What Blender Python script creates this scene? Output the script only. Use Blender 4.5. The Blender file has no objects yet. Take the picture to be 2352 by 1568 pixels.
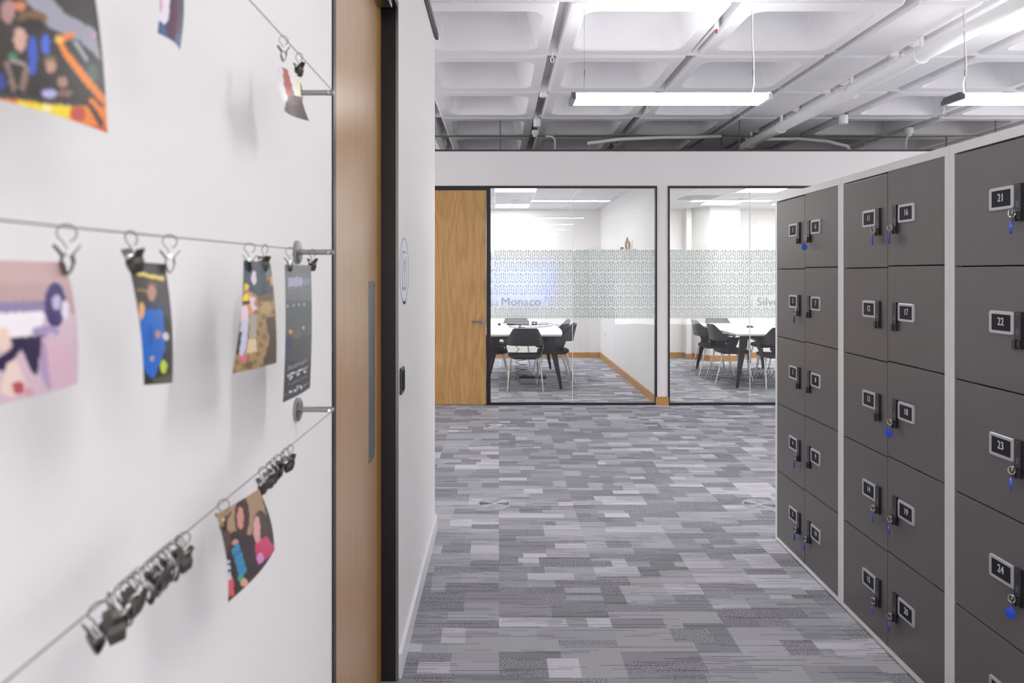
import bpy, bmesh, math, random
from mathutils import Vector, Matrix
random.seed(7)
C = bpy.context.scene
COL = C.collection
PI = math.pi
# ---------------------------------------------------------------- camera
F = 1620.0; CX = 1146.0; CY = 627.0; EYE = 1.56
cam = bpy.data.cameras.new('camera'); co = bpy.data.objects.new('camera', cam); COL.objects.link(co)
co.location = (0, 0, EYE); co.rotation_euler = (PI/2, 0, 0)
cam.sensor_width = 36; cam.lens = F/2352*36
cam.shift_x = (1176-CX)/2352; cam.shift_y = (CY-784)/2352
cam.clip_start = .05; cam.clip_end = 100
cam.dof.use_dof = True; cam.dof.focus_distance = 4.6; cam.dof.aperture_fstop = 5.6
C.camera = co
# ---------------------------------------------------------------- world, exposure
w = bpy.data.worlds.new('world'); C.world = w; w.use_nodes = True
w.node_tree.nodes['Background'].inputs[0].default_value = (1, .995, .99, 1)
w.node_tree.nodes['Background'].inputs[1].default_value = 2.1
vs = C.view_settings
vs.view_transform = 'Standard'; vs.look = 'None'; vs.gamma = 1; vs.use_curve_mapping = False
vs.exposure = .97
C.cycles.use_denoising = True
C.cycles.max_bounces = 10; C.cycles.diffuse_bounces = 6; C.cycles.transparent_max_bounces = 16
C.cycles.sample_clamp_indirect = 6
PEND = 9.0      # pendant underside radiance
PENDUP = 8.0    # pendant upward radiance
PANEL = 13.5     # meeting room panels
FILL = 2.7         # glow of the added, unseen side panes
LIGHT_COL = (1.0, .993, .985)

def L(c):
    if isinstance(c, str): c = tuple(int(c[i:i+2], 16)/255 for i in (0, 2, 4))
    return tuple(((x/12.92) if x <= .04045 else ((x+.055)/1.055)**2.4) for x in c)

# ---------------------------------------------------------------- materials
def nodes(name):
    m = bpy.data.materials.new(name); m.use_nodes = True
    nt = m.node_tree; b = nt.nodes['Principled BSDF']
    return m, nt, b
def N(nt, t, **k):
    n = nt.nodes.new(t)
    for a, v in k.items(): setattr(n, a, v)
    return n
def mat(name, c, r=.5, metal=0, var=.03, scale=30, bump=0, bscale=200, coat=0, spec=None):
    m, nt, b = nodes(name); col = L(c)
    tc = N(nt, 'ShaderNodeTexCoord'); nz = N(nt, 'ShaderNodeTexNoise'); nz.inputs['Scale'].default_value = scale
    nt.links.new(tc.outputs['Object'], nz.inputs['Vector'])
    mx = N(nt, 'ShaderNodeMix', data_type='RGBA')
    mx.inputs['A'].default_value = tuple(x*(1-var) for x in col)+(1,)
    mx.inputs['B'].default_value = tuple(min(1, x*(1+var)) for x in col)+(1,)
    nt.links.new(nz.outputs['Fac'], mx.inputs['Factor']); nt.links.new(mx.outputs['Result'], b.inputs['Base Color'])
    b.inputs['Roughness'].default_value = r; b.inputs['Metallic'].default_value = metal
    if coat: b.inputs['Coat Weight'].default_value = coat; b.inputs['Coat Roughness'].default_value = .15
    if spec is not None: b.inputs['Specular IOR Level'].default_value = spec
    if bump:
        n2 = N(nt, 'ShaderNodeTexNoise'); n2.inputs['Scale'].default_value = bscale
        nt.links.new(tc.outputs['Object'], n2.inputs['Vector'])
        bp = N(nt, 'ShaderNodeBump'); bp.inputs['Strength'].default_value = bump; bp.inputs['Distance'].default_value = .002
        nt.links.new(n2.outputs['Fac'], bp.inputs['Height']); nt.links.new(bp.outputs['Normal'], b.inputs['Normal'])
    return m
def emis(name, col, s):
    m, nt, b = nodes(name)
    b.inputs['Base Color'].default_value = (.8, .8, .8, 1)
    b.inputs['Emission Color'].default_value = tuple(col)+(1,)
    b.inputs['Emission Strength'].default_value = s
    return m
def oak(name, c1, c2, c3, rough=.4, coat=0, horiz=False, fig=True, clearc=.3):
    """veneer: long grain along z (or x when horiz), soft cathedral figure"""
    m, nt, b = nodes(name)
    tc = N(nt, 'ShaderNodeTexCoord'); mp = N(nt, 'ShaderNodeMapping')
    mp.inputs['Scale'].default_value = (1, 1, .03) if not horiz else (.03, .03, 1)
    nt.links.new(tc.outputs['Object'], mp.inputs['Vector'])
    n1 = N(nt, 'ShaderNodeTexNoise'); n1.inputs['Scale'].default_value = 110; n1.inputs['Detail'].default_value = 8; n1.inputs['Roughness'].default_value = .65
    nt.links.new(mp.outputs['Vector'], n1.inputs['Vector'])
    mp2 = N(nt, 'ShaderNodeMapping'); mp2.inputs['Scale'].default_value = (1, 1, .16) if not horiz else (.16, .16, 1)
    nt.links.new(tc.outputs['Object'], mp2.inputs['Vector'])
    n2 = N(nt, 'ShaderNodeTexNoise'); n2.inputs['Scale'].default_value = 3.6; n2.inputs['Detail'].default_value = 2.5; n2.inputs['Distortion'].default_value = .3
    nt.links.new(mp2.outputs['Vector'], n2.inputs['Vector'])
    mul = N(nt, 'ShaderNodeMath', operation='MULTIPLY'); mul.inputs[1].default_value = 62
    nt.links.new(n2.outputs['Fac'], mul.inputs[0])
    sn = N(nt, 'ShaderNodeMath', operation='SINE'); nt.links.new(mul.outputs[0], sn.inputs[0])
    m1 = N(nt, 'ShaderNodeMath', operation='MULTIPLY_ADD'); m1.inputs[1].default_value = .085 if fig else .03; m1.inputs[2].default_value = 0
    nt.links.new(sn.outputs[0], m1.inputs[0])
    ad = N(nt, 'ShaderNodeMath', operation='ADD'); nt.links.new(m1.outputs[0], ad.inputs[0]); nt.links.new(n1.outputs['Fac'], ad.inputs[1])
    rp = N(nt, 'ShaderNodeValToRGB'); nt.links.new(ad.outputs[0], rp.inputs[0])
    e = rp.color_ramp.elements; e[0].position = .22; e[0].color = L(c3)+(1,); e[1].position = .72; e[1].color = L(c1)+(1,)
    x = e.new(.45); x.color = L(c2)+(1,)
    nt.links.new(rp.outputs[0], b.inputs['Base Color'])
    b.inputs['Roughness'].default_value = rough
    if coat: b.inputs['Coat Weight'].default_value = coat; b.inputs['Coat Roughness'].default_value = clearc
    return m
M = {}
M['wall'] = mat('painted_wall', 'EAE8E7', .6, var=.01, scale=3)
M['soffit'] = mat('painted_concrete', 'E2E1E4', .7, var=.03, scale=5, bump=.15, bscale=60)
M['ceiltile'] = mat('ceiling_tile', 'DCDCDB', .9, var=.02, bump=.2, bscale=300)
M['tgrid'] = mat('ceiling_grid', 'EDEDED', .4)
M['black'] = mat('black_frame', '18171C', .35)
M['darktrim'] = mat('dark_trim', '3A3940', .3)
M['glossdark'] = mat('dark_aluminium', '6A6B72', .25, metal=.6)
M['oakdoor'] = oak('oak_veneer', 'CBA26A', 'BA8F57', '9A7040', .38)
M['oaknear'] = oak('oak_veneer_lacquered', 'CAA174', 'BE9567', 'AC8356', .30, coat=.38, fig=False, clearc=.22)
M['oakunlit'] = oak('oak_reflection_end', 'A87C3E', '9A6E30', '7E5824', .5, fig=False)  # darker, duller oak: the missing reflection is put into the colour
M['oakskirt'] = oak('oak_skirting', 'C69357', 'B9854A', 'A5723A', .45, horiz=True, fig=False)
M['white_gloss'] = mat('white_skirting', 'E6E6EA', .3, var=.01)
M['white_metal'] = mat('white_metal', 'E2E1E3', .35, var=.01)
M['white_plastic'] = mat('white_plastic', 'E8E8E8', .4, var=.02)
M['locker'] = mat('grey_locker_laminate', '625E5D', .33, var=.02, scale=2, spec=.5)
M['lockframe'] = mat('locker_carcass', 'DCDCDC', .4, var=.01)
M['gap'] = mat('locker_gap', '19181A', .8)
M['silver'] = mat('silver_plastic', 'B9B8C0', .3, metal=.35)
M['platedark'] = mat('plate_insert', '17161C', .55, spec=.25)
M['digit'] = mat('digit_print', 'E6E6E6', .5)
M['lockblack'] = mat('lock_black', '232226', .35)
M['lockmark'] = mat('lock_marking', '6C6B70', .5)
M['blue'] = mat('blue_fob', '1B45C8', .3, coat=.3)
M['chrome'] = mat('chrome', 'DAD8D6', .16, metal=1, var=.02)
M['steel'] = mat('brushed_steel', '9C9B9A', .32, metal=1, var=.06, scale=80)
M['plate_steel'] = mat('steel_push_plate', '80858A', .38, metal=.85, var=.06, scale=60)
M['clipmetal'] = mat('clip_metal', '5E5C58', .42, metal=.9, var=.2, scale=300)
M['wire'] = mat('steel_wire', '8C8783', .35, metal=.9)
M['tabletop'] = mat('white_laminate', 'EFEFF2', .28, var=.005)
M['chairshell'] = mat('black_mesh_shell', '2C2C33', .35, var=.08, scale=90, bump=.3, bscale=700)
M['seat'] = mat('charcoal_fabric', '34353A', .85, var=.1, scale=200, bump=.4, bscale=900)
M['legblack'] = mat('black_steel', '1B1B20', .45, spec=.3)
M['cable'] = mat('black_cable', '1E1E22', .45)
M['screenplastic'] = mat('black_plastic', '16161B', .6, spec=.3)
M['wood_orn'] = mat('carved_wood', 'B09A86', .6, var=.25, scale=60)
M['flex'] = mat('white_flex', 'ECEAEA', .45)
M['grip'] = mat('grip_steel', '9A9A9C', .25, metal=.9)
M['sign'] = mat('blue_sign_vinyl', 'A2ACCA', .5, var=.02)
M['vent'] = mat('vent_aluminium', 'B4B4BA', .42, metal=.5)
M['ventdark'] = mat('vent_slot', '1A1820', .8)
M['signred'] = mat('red_tag', 'B02830', .5)
M['hvac'] = mat('air_grille_tile', 'C4C4BE', .8)
M['pend'] = emis('pendant_diffuser', LIGHT_COL, PEND)
M['pendup'] = emis('pendant_uplight', LIGHT_COL, PENDUP)
M['panel'] = emis('led_panel', (1, .995, .985), PANEL)
M['fillglow'] = emis('fill_pane_glow', (1, .995, .99), FILL)
M['tv'] = emis('screen_blue', (.09, .17, .80), 1.15)
def glassmat():
    m = bpy.data.materials.new('partition_glass'); m.use_nodes = True; nt = m.node_tree; nt.nodes.clear()
    o = N(nt, 'ShaderNodeOutputMaterial'); mx = N(nt, 'ShaderNodeMixShader'); t = N(nt, 'ShaderNodeBsdfTransparent'); g = N(nt, 'ShaderNodeBsdfGlossy')
    t.inputs[0].default_value = (.95, .965, .96, 1); g.inputs['Roughness'].default_value = .0; g.inputs['Color'].default_value = (1, 1, 1, 1)
    fr = N(nt, 'ShaderNodeFresnel'); fr.inputs[0].default_value = 1.52
    mu = N(nt, 'ShaderNodeMath', operation='MULTIPLY'); mu.inputs[1].default_value = .9
    nt.links.new(fr.outputs[0], mu.inputs[0]); nt.links.new(mu.outputs[0], mx.inputs[0])
    nt.links.new(t.outputs[0], mx.inputs[1]); nt.links.new(g.outputs[0], mx.inputs[2]); nt.links.new(mx.outputs[0], o.inputs[0])
    return m
M['glass'] = glassmat()
def filmmat(name, col, wd, tr):
    """frosted vinyl: scatters what is behind it, with a milky body"""
    m = bpy.data.materials.new(name); m.use_nodes = True; nt = m.node_tree; nt.nodes.clear()
    o = N(nt, 'ShaderNodeOutputMaterial')
    rf = N(nt, 'ShaderNodeBsdfRefraction'); rf.inputs['IOR'].default_value = 1.12; rf.inputs['Roughness'].default_value = .45; rf.inputs['Color'].default_value = (.97, .985, .98, 1)
    df = N(nt, 'ShaderNodeBsdfDiffuse'); df.inputs[0].default_value = L(col)+(1,)
    tl = N(nt, 'ShaderNodeBsdfTranslucent'); tl.inputs[0].default_value = L(col)+(1,)
    m1 = N(nt, 'ShaderNodeMixShader'); m1.inputs[0].default_value = .5
    nt.links.new(df.outputs[0], m1.inputs[1]); nt.links.new(tl.outputs[0], m1.inputs[2])
    m2 = N(nt, 'ShaderNodeMixShader'); m2.inputs[0].default_value = wd
    nt.links.new(rf.outputs[0], m2.inputs[1]); nt.links.new(m1.outputs[0], m2.inputs[2])
    nt.links.new(m2.outputs[0], o.inputs[0])
    return m
M['film'] = filmmat('frosted_film', 'FAFCFB', .38, 0)
M['filmline'] = filmmat('film_print', 'B4BBBD', .7, 0)
M['filmtext'] = filmmat('film_lettering', 'C0CCCD', .55, 0)
def vcol(name, rough=.4, coat=0):
    m, nt, b = nodes(name); a = N(nt, 'ShaderNodeAttribute', attribute_name='Col')
    nt.links.new(a.outputs['Color'], b.inputs['Base Color']); b.inputs['Roughness'].default_value = rough
    if coat: b.inputs['Coat Weight'].default_value = coat
    return m
M['print'] = vcol('photo_print', .35)
def carpet():
    m, nt, b = nodes('carpet_tiles')
    a = N(nt, 'ShaderNodeAttribute', attribute_name='Col'); k = N(nt, 'ShaderNodeAttribute', attribute_name='kind')
    tc = N(nt, 'ShaderNodeTexCoord')
    def noise(sx, sy, detail=2, dist=0):
        mp = N(nt, 'ShaderNodeMapping'); mp.inputs['Scale'].default_value = (sx, sy, 1)
        nt.links.new(tc.outputs['Object'], mp.inputs['Vector'])
        n = N(nt, 'ShaderNodeTexNoise'); n.inputs['Scale'].default_value = 1; n.inputs['Detail'].default_value = detail
        nt.links.new(mp.outputs['Vector'], n.inputs['Vector']); return n.outputs['Fac']
    def math_(op, x, y, clamp=False):
        n = N(nt, 'ShaderNodeMath', operation=op, use_clamp=clamp)
        for i, v in enumerate((x, y)):
            if isinstance(v, (int, float)): n.inputs[i].default_value = v
            else: nt.links.new(v, n.inputs[i])
        return n.outputs[0]
    def mr(x, a0, a1, b0, b1):
        n = N(nt, 'ShaderNodeMapRange'); nt.links.new(x, n.inputs[0])
        for i, v in enumerate((a0, a1, b0, b1)): n.inputs[i+1].default_value = v
        return n.outputs[0]
    # ribs run along x
    sp = N(nt, 'ShaderNodeSeparateXYZ'); nt.links.new(tc.outputs['Object'], sp.inputs[0])
    wob = noise(3, 3, 1)
    yw = math_('ADD', sp.outputs[1], math_('MULTIPLY', wob, .006))
    ph = math_('MULTIPLY', yw, 2*PI/.0125)
    rib = math_('SINE', ph, 0)
    ribv = mr(rib, -1, -.1, .74, 1.02)
    # dark threads: some rows of loops, in lengths of a hand or so
    row = math_('FLOOR', math_('DIVIDE', yw, .0125), 0)
    def thread(length, seed, lo, dark):
        xs = math_('FLOOR', math_('ADD', math_('DIVIDE', sp.outputs[0], length), math_('MULTIPLY', math_('SINE', math_('MULTIPLY', row, 12.9), 0), 7.3)), 0)
        cb = N(nt, 'ShaderNodeCombineXYZ'); nt.links.new(xs, cb.inputs[0]); nt.links.new(row, cb.inputs[1]); cb.inputs[2].default_value = seed
        wn = N(nt, 'ShaderNodeTexWhiteNoise'); nt.links.new(cb.outputs[0], wn.inputs['Vector'])
        on = math_('GREATER_THAN', wn.outputs['Value'], lo)
        line = mr(rib, -1, .3, 1, 0)
        return math_('SUBTRACT', 1.0, math_('MULTIPLY', math_('MULTIPLY', on, line), dark))
    streak = math_('MULTIPLY', thread(.27, 1.0, .80, .52), thread(.11, 5.0, .88, .42))
    fuzz = mr(noise(230, 330, 2), .3, .7, .80, 1.18)
    stip = mr(noise(150, 230, 2), .40, .60, .50, 1.24)             # chunky loop pile on the darker patches
    kk = k.outputs['Fac']
    mixs = N(nt, 'ShaderNodeMix', data_type='FLOAT'); nt.links.new(kk, mixs.inputs['Factor']); nt.links.new(fuzz, mixs.inputs['A']); nt.links.new(stip, mixs.inputs['B'])
    v = math_('MULTIPLY', math_('MULTIPLY', ribv, streak), mixs.outputs['Result'])
    vm = N(nt, 'ShaderNodeVectorMath', operation='SCALE'); nt.links.new(a.outputs['Color'], vm.inputs[0]); nt.links.new(v, vm.inputs['Scale'])
    nt.links.new(vm.outputs[0], b.inputs['Base Color']); b.inputs['Roughness'].default_value = .95
    b.inputs['Specular IOR Level'].default_value = .15
    bp = N(nt, 'ShaderNodeBump'); bp.inputs['Strength'].default_value = .5; bp.inputs['Distance'].default_value = .002
    nt.links.new(v, bp.inputs['Height']); nt.links.new(bp.outputs['Normal'], b.inputs['Normal'])
    return m
M['carpet'] = carpet()

# ---------------------------------------------------------------- mesh builder
class MB:
    def __init__(s): s.v = []; s.f = []; s.m = []
    def add(s, vs, fs, m=0):
        o = len(s.v); s.v += [tuple(v) for v in vs]; s.f += [tuple(i+o for i in f) for f in fs]; s.m += [m]*len(fs); return s
    def box(s, x0, x1, y0, y1, z0, z1, m=0):
        if x0 > x1: x0, x1 = x1, x0
        if y0 > y1: y0, y1 = y1, y0
        if z0 > z1: z0, z1 = z1, z0
        return s.add([(x0,y0,z0),(x1,y0,z0),(x1,y1,z0),(x0,y1,z0),(x0,y0,z1),(x1,y0,z1),(x1,y1,z1),(x0,y1,z1)],
                     [(0,3,2,1),(4,5,6,7),(0,1,5,4),(1,2,6,5),(2,3,7,6),(3,0,4,7)], m)
    def hexa(s, p, m=0):
        return s.add(p, [(0,3,2,1),(4,5,6,7),(0,1,5,4),(1,2,6,5),(2,3,7,6),(3,0,4,7)], m)
    def loft(s, loops, m=0, cap0=True, cap1=True):
        n = len(loops[0]); vs = [p for l in loops for p in l]; fs = []
        for k in range(len(loops)-1):
            for i in range(n):
                j = (i+1) % n; fs.append((k*n+i, k*n+j, (k+1)*n+j, (k+1)*n+i))
        if cap0: fs.append(tuple(range(n-1, -1, -1)))
        if cap1: fs.append(tuple((len(loops)-1)*n+i for i in range(n)))
        return s.add(vs, fs, m)
    def tube(s, pts, r, n=8, closed=False, m=0):
        pts = [Vector(p) for p in pts]; loops = []; K = len(pts); up = None
        for i, p in enumerate(pts):
            if closed: d = pts[(i+1) % K]-pts[i-1]
            else: d = pts[min(i+1, K-1)]-pts[max(i-1, 0)]
            d.normalize()
            if up is None:
                up = Vector((0,0,1)) if abs(d.z) < .9 else Vector((1,0,0))
            a = d.cross(up)
            if a.length < 1e-4: a = d.orthogonal()
            a.normalize(); bb = a.cross(d).normalized(); up = bb
            rr = r[i] if isinstance(r, (list, tuple)) else r
            loops.append([tuple(p+(a*math.cos(t)+bb*math.sin(t))*rr) for t in [2*PI*k/n for k in range(n)]])
        if closed: loops.append(loops[0]); return s.loft(loops, m, False, False)
        return s.loft(loops, m)
    def cyl(s, p0, p1, r, n=16, m=0, r1=None):
        return s.tube([p0, p1], [r, r if r1 is None else r1], n, m=m)
    def ball(s, c, r, sc=(1,1,1), n=12, m=0, half=False):
        loops = []; K = n//2
        for i in range(1, K):
            ph = PI*i/K; 
            loops.append([(c[0]+sc[0]*r*math.sin(ph)*math.cos(t), c[1]+sc[1]*r*math.sin(ph)*math.sin(t), c[2]-sc[2]*r*math.cos(ph)) for t in [2*PI*k/n for k in range(n)]])
        return s.loft(loops, m)
    def lathe(s, c, prof, n=32, m=0, caps=True):
        return s.loft([[(c[0]+r*math.cos(t), c[1]+r*math.sin(t), c[2]+z) for t in [2*PI*k/n for k in range(n)]] for r, z in prof], m, caps, caps)
    def xf(s, mt, start=0):
        for i in range(start, len(s.v)): s.v[i] = tuple(mt @ Vector(s.v[i]))
        return s
    def build(s, name, mats, parent=None, loc=(0,0,0), rz=0, smooth=False, bevel=0, **props):
        me = bpy.data.meshes.new(name); me.from_pydata(s.v, [], s.f)
        if not isinstance(mats, (list, tuple)): mats = [mats]
        for mm in mats: me.materials.append(M[mm] if isinstance(mm, str) else mm)
        for p, k in zip(me.polygons, s.m): p.material_index = k
        bm = bmesh.new(); bm.from_mesh(me); bmesh.ops.recalc_face_normals(bm, faces=bm.faces)
        if smooth:
            for fc in bm.faces: fc.smooth = True
            for e in bm.edges:
                if len(e.link_faces) == 2 and e.calc_face_angle(0) > .7: e.smooth = False
        bm.to_mesh(me); bm.free()
        o = bpy.data.objects.new(name, me); COL.objects.link(o); o.location = loc; o.rotation_euler = (0, 0, rz)
        if parent: o.parent = parent
        if bevel:
            b = o.modifiers.new('bevel', 'BEVEL'); b.width = bevel; b.segments = 2; b.limit_method = 'ANGLE'
        for k, v in props.items(): o[k] = v
        return o
def tag(o, label, cat, group=None, kind=None):
    o['label'] = label; o['category'] = cat
    if group: o['group'] = group
    if kind: o['kind'] = kind
    return o
def empty(name, loc, label, cat, group=None, rz=0):
    o = bpy.data.objects.new(name, None); COL.objects.link(o); o.location = loc; o.rotation_euler = (0, 0, rz); o.empty_display_size = .1
    return tag(o, label, cat, group)
def struct(mb, name, mats, parent=None, **k):
    o = mb.build(name, mats, parent, **k)
    if not parent: o['kind'] = 'structure'
    return o
def copy_tree(o, parent=None):
    c = o.copy(); COL.objects.link(c)
    if parent: c.parent = parent
    for ch in list(o.children): copy_tree(ch, c)
    return c
def rrect(w, h, r, n=5):
    """rounded rectangle outline centred on 0, 2D"""
    r = max(r, 1e-4); out = []
    for cx, cy, a0 in ((w/2-r, h/2-r, 0), (-w/2+r, h/2-r, PI/2), (-w/2+r, -h/2+r, PI), (w/2-r, -h/2+r, 1.5*PI)):
        for i in range(n+1):
            a = a0+PI/2*i/n; out.append((cx+r*math.cos(a), cy+r*math.sin(a)))
    return out
def text_mb(s, size, sx=1.0, extrude=.0006, align='CENTER'):
    cu = bpy.data.curves.new('t', 'FONT'); cu.body = s; cu.size = size; cu.extrude = extrude; cu.align_x = align; cu.align_y = 'CENTER'; cu.resolution_u = 3
    o = bpy.data.objects.new('t', cu); COL.objects.link(o)
    bpy.context.view_layer.update()
    me = bpy.data.meshes.new_from_object(o.evaluated_get(bpy.context.evaluated_depsgraph_get()))
    mb = MB(); mb.add([(v.co.x*sx, -v.co.z, v.co.y) for v in me.vertices], [tuple(p.vertices) for p in me.polygons])
    bpy.data.objects.remove(o); bpy.data.curves.remove(cu); bpy.data.meshes.remove(me)
    return mb

# ---------------------------------------------------------------- dimensions of the place
D = 8.35; HC = 1.86; ZC = EYE+HC           # partition distance, slab soffit
RC = 2.74; FAR = 13.0                       # meeting room ceiling and far wall
WX = -.39                                   # corridor wall plane
PT = 3.0                                    # partition height
# ---------------------------------------------------------------- floor: carpet patchwork
def build_floor():
    cols = ['A9A7B0', 'B2B0B9', '9C9AA4', 'C6C4CE', 'CFCDD6', '8B8995', '7F8E94', '97A5A9', 'A2A9A6', 'A9AEA6', '938C9C', 'B7BABF', 'A3A2AB', 'ADACB5', '9AA0A5']
    vs = []; fs = []; fc = []; fk = []
    rnd = random.Random(11)
    def split(x0, x1, y0, y1, d):
        w_, h_ = x1-x0, y1-y0
        if d > 0 and (w_ > .30 or h_ > .14 or (rnd.random() < .35 and w_ > .16)):
            if h_ > .07 and (h_*2.1 > w_ or w_ < .14):
                k = rnd.uniform(.3, .7); split(x0, x1, y0, y0+h_*k, d-1); split(x0, x1, y0+h_*k, y1, d-1); return
            k = rnd.uniform(.28, .72); split(x0, x0+w_*k, y0, y1, d-1); split(x0+w_*k, x1, y0, y1, d-1); return
        i = len(vs); vs.extend([(x0,y0,0),(x1,y0,0),(x1,y1,0),(x0,y1,0)]); fs.append((i,i+1,i+2,i+3))
        t = rnd.random(); g = math.sin(x0*1.3+y0*.7)+math.sin(y0*1.9-x0*.8)
        kd = 0
        if t < .27: c = rnd.choice(['9B99A3', 'A09EA7', '96949E']); kd = 1
        elif t < .27+.11+(.07 if g > .4 else 0): c = rnd.choice(['C4C2CB', 'CBC9D1', 'C2C1C8'])
        elif t < .47: c = rnd.choice(['84908F', '8F9B9E', '8A969A'])
        elif t < .58: c = rnd.choice(['AFAFB0', 'ABADAD'])
        elif t < .64: c = rnd.choice(['9A96A2', '96929D'])
        else: c = rnd.choice(['AEACB6', 'B4B2BB', 'A6A4AE', 'A3AAB0', 'ABB1B5', '9E9CA6'])
        l = L(c); g_ = sum(l)/3; l = tuple((g_*.55*(1.0, .985, 1.06)[q]+l[q]*.45*(1.0, .99, 1.02)[q])*1.08 for q in range(3)); fc.append(l); fk.append(kd)
    tl = .5
    for i in range(-12, 18):
        for j in range(-10, 27):
            x0 = i*tl; y0 = j*tl+(.25 if i % 2 else 0)
            split(x0, x0+tl, y0, y0+tl, 5)
    me = bpy.data.meshes.new('floor'); me.from_pydata(vs, [], fs); me.materials.append(M['carpet'])
    a = me.attributes.new('Col', 'FLOAT_COLOR', 'FACE'); 
    for i, c in enumerate(fc): a.data[i].color = (c[0], c[1], c[2], 1)
    b = me.attributes.new('kind', 'FLOAT', 'FACE')
    for i, c in enumerate(fk): b.data[i].value = c
    o = bpy.data.objects.new('floor', me); COL.objects.link(o); o['kind'] = 'structure'
build_floor()
# ---------------------------------------------------------------- coffered concrete ceiling
def build_ceiling():
    mb = MB(); P = 1.2; G = .038; up = .16
    def sq(cx, cy, hx, hy, z, r=.0002): return [(cx+x, cy+y, z) for x, y in rrect(2*hx, 2*hy, r)]
    x_first = .462-1.2*5
    for i in range(0, 13):
        gx0 = x_first+i*P; gx1 = gx0+P; cx = (gx0+gx1)/2
        for j in range(-10, 9):
            y0 = 4.86+j*P; cy = y0+P/2; hx = P/2-G; hy = P/2-.006
            if abs(gx0-2.862) < .1:     # solid band that carries the pipe slot
                for a, b_ in ((gx0+G, 3.357), (3.47, gx1-G)):
                    c = (a+b_)/2; h = (b_-a)/2
                    mb.loft([sq(c, cy, h, hy, ZC+up), sq(c, cy, h, hy, ZC+.03), sq(c, cy, h-.012, hy-.028, ZC)], cap0=False)
                continue
            mb.loft([sq(cx, cy, hx, hy, ZC+up), sq(cx, cy, hx, hy, ZC+.035, .03), sq(cx, cy, hx-.008, hy-.02, ZC+.008, .03), sq(cx, cy, hx-.03, hy-.035, ZC, .04),
                     sq(cx, cy, .455, .445, ZC, .11), sq(cx, cy, .443, .433, ZC+.012, .11), sq(cx, cy, .36, .36, ZC+.27, .12), sq(cx, cy, .30, .30, ZC+.31, .12)], cap0=False)
            # flared block that ties neighbouring units together at each seam
            mb.hexa([(gx0-.05, y0-.05, ZC+.05), (gx0+.05, y0-.05, ZC+.05), (gx0+.06, y0+.012, ZC+.012), (gx0-.06, y0+.012, ZC+.012),
                     (gx0-.04, y0-.09, ZC+.16), (gx0+.04, y0-.09, ZC+.16), (gx0+.04, y0+.012, ZC+.16), (gx0-.04, y0+.012, ZC+.16)])
    mb.box(-6.2, 9.6, -7.6, 15, ZC+.36, ZC+.42)
    for j in range(-10, 9):
        y0 = 4.86+j*P; mb.box(-6, 9.6, y0-.02, y0+.02, ZC+.045, ZC+.2)
    for i in range(0, 14):
        x = x_first+i*P; mb.box(x-.06, x+.06, -7.4, 14.9, ZC+.14, ZC+.2)
    mb.box(3.33, 3.5, -7.4, 14.9, ZC+.14, ZC+.2)
    struct(mb, 'ceiling', 'soffit')
build_ceiling()
# ---------------------------------------------------------------- walls
y1, y2, yend = 1.645, 2.70, 4.29
mb = MB()
mb.box(WX-.16, WX, -7.2, y1, 0, PT); mb.box(WX-.16, WX, y2, yend, 0, PT); mb.box(WX-.16, WX, y1, y2, 2.60, PT)
struct(mb, 'wall_left', 'wall')
mb = MB(); mb.box(-6, WX-.16, yend-.14, yend, 0, PT); struct(mb, 'wall_left_return', 'wall')
mb = MB(); mb.box(WX-.17, WX+.022, y2-.02, yend+.006, PT, PT+.014); mb.box(WX+.004, WX+.022, -7, yend+.006, PT-.02, PT); mb.box(-6, WX+.022, yend-.15, yend+.006, PT, PT+.014)
struct(mb, 'trim_1', 'darktrim')
mb = MB(); mb.box(WX, WX+.016, y2+.012, yend+.014, 0, .095); mb.box(-6, WX+.016, yend, yend+.016, 0, .095)
struct(mb, 'baseboard_left', 'white_gloss', bevel=.003)
mb = MB(); mb.box(-6.1, -6, -7.3, D, 0, ZC); mb.box(9.4, 9.5, -7.3, 15, 0, ZC+.3); struct(mb, 'wall_right', 'wall')
mb = MB(); mb.box(-6.1, 9.5, -7.4, -7.3, 0, ZC+.3); struct(mb, 'wall_back', 'wall')
# glowing window bands added out of view on both sides as fill light
def fill_window(name, x, ya, yb, nrm):
    mb = MB(); n = int((yb-ya)/1.5)
    for k in range(n+1):
        y = ya+(yb-ya)*k/n; mb.box(x, x+.05*nrm, y-.03, y+.03, .9, 2.8)
    mb.box(x, x+.06*nrm, ya, yb, .86, .9); mb.box(x, x+.05*nrm, ya, yb, 2.8, 2.85)
    w_ = mb.build(name, 'white_gloss'); w_['kind'] = 'structure'
    MB().box(x+.005*nrm, x+.01*nrm, ya, yb, .9, 2.8).build('fill_pane', 'fillglow', w_)
fill_window('fill_window_right', 9.4, 3.6, 8.2, -1)
fill_window('fill_window_left', -6.0, 4.6, 8.2, 1)
# partition: bulkhead, column and infill
FT = EYE+200*D/F     # frame top 2.59
xl0, xl1 = 1127*1.0, 1505.0
def px(x): return (x-CX)*D/F
mb = MB()
mb.box(-6, 9.4, D, D+.13, FT, PT)
mb.box(px(1509), px(1534), D, D+.13, 0, FT)
mb.box(-6, px(1000)-.20, D, D+.13, 0, FT)
mb.box(5.55, 9.4, D, D+.13, 0, FT)
struct(mb, 'wall_front', 'wall')
mb = MB(); mb.box(-6, 9.4, D-.006, D+.136, PT, PT+.022); struct(mb, 'trim_2', 'darktrim')
mb = MB(); mb.box(px(1506), px(1535.5), D-.016, D, 0, .097); struct(mb, 'baseboard_front', 'oakskirt', bevel=.002)
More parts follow.
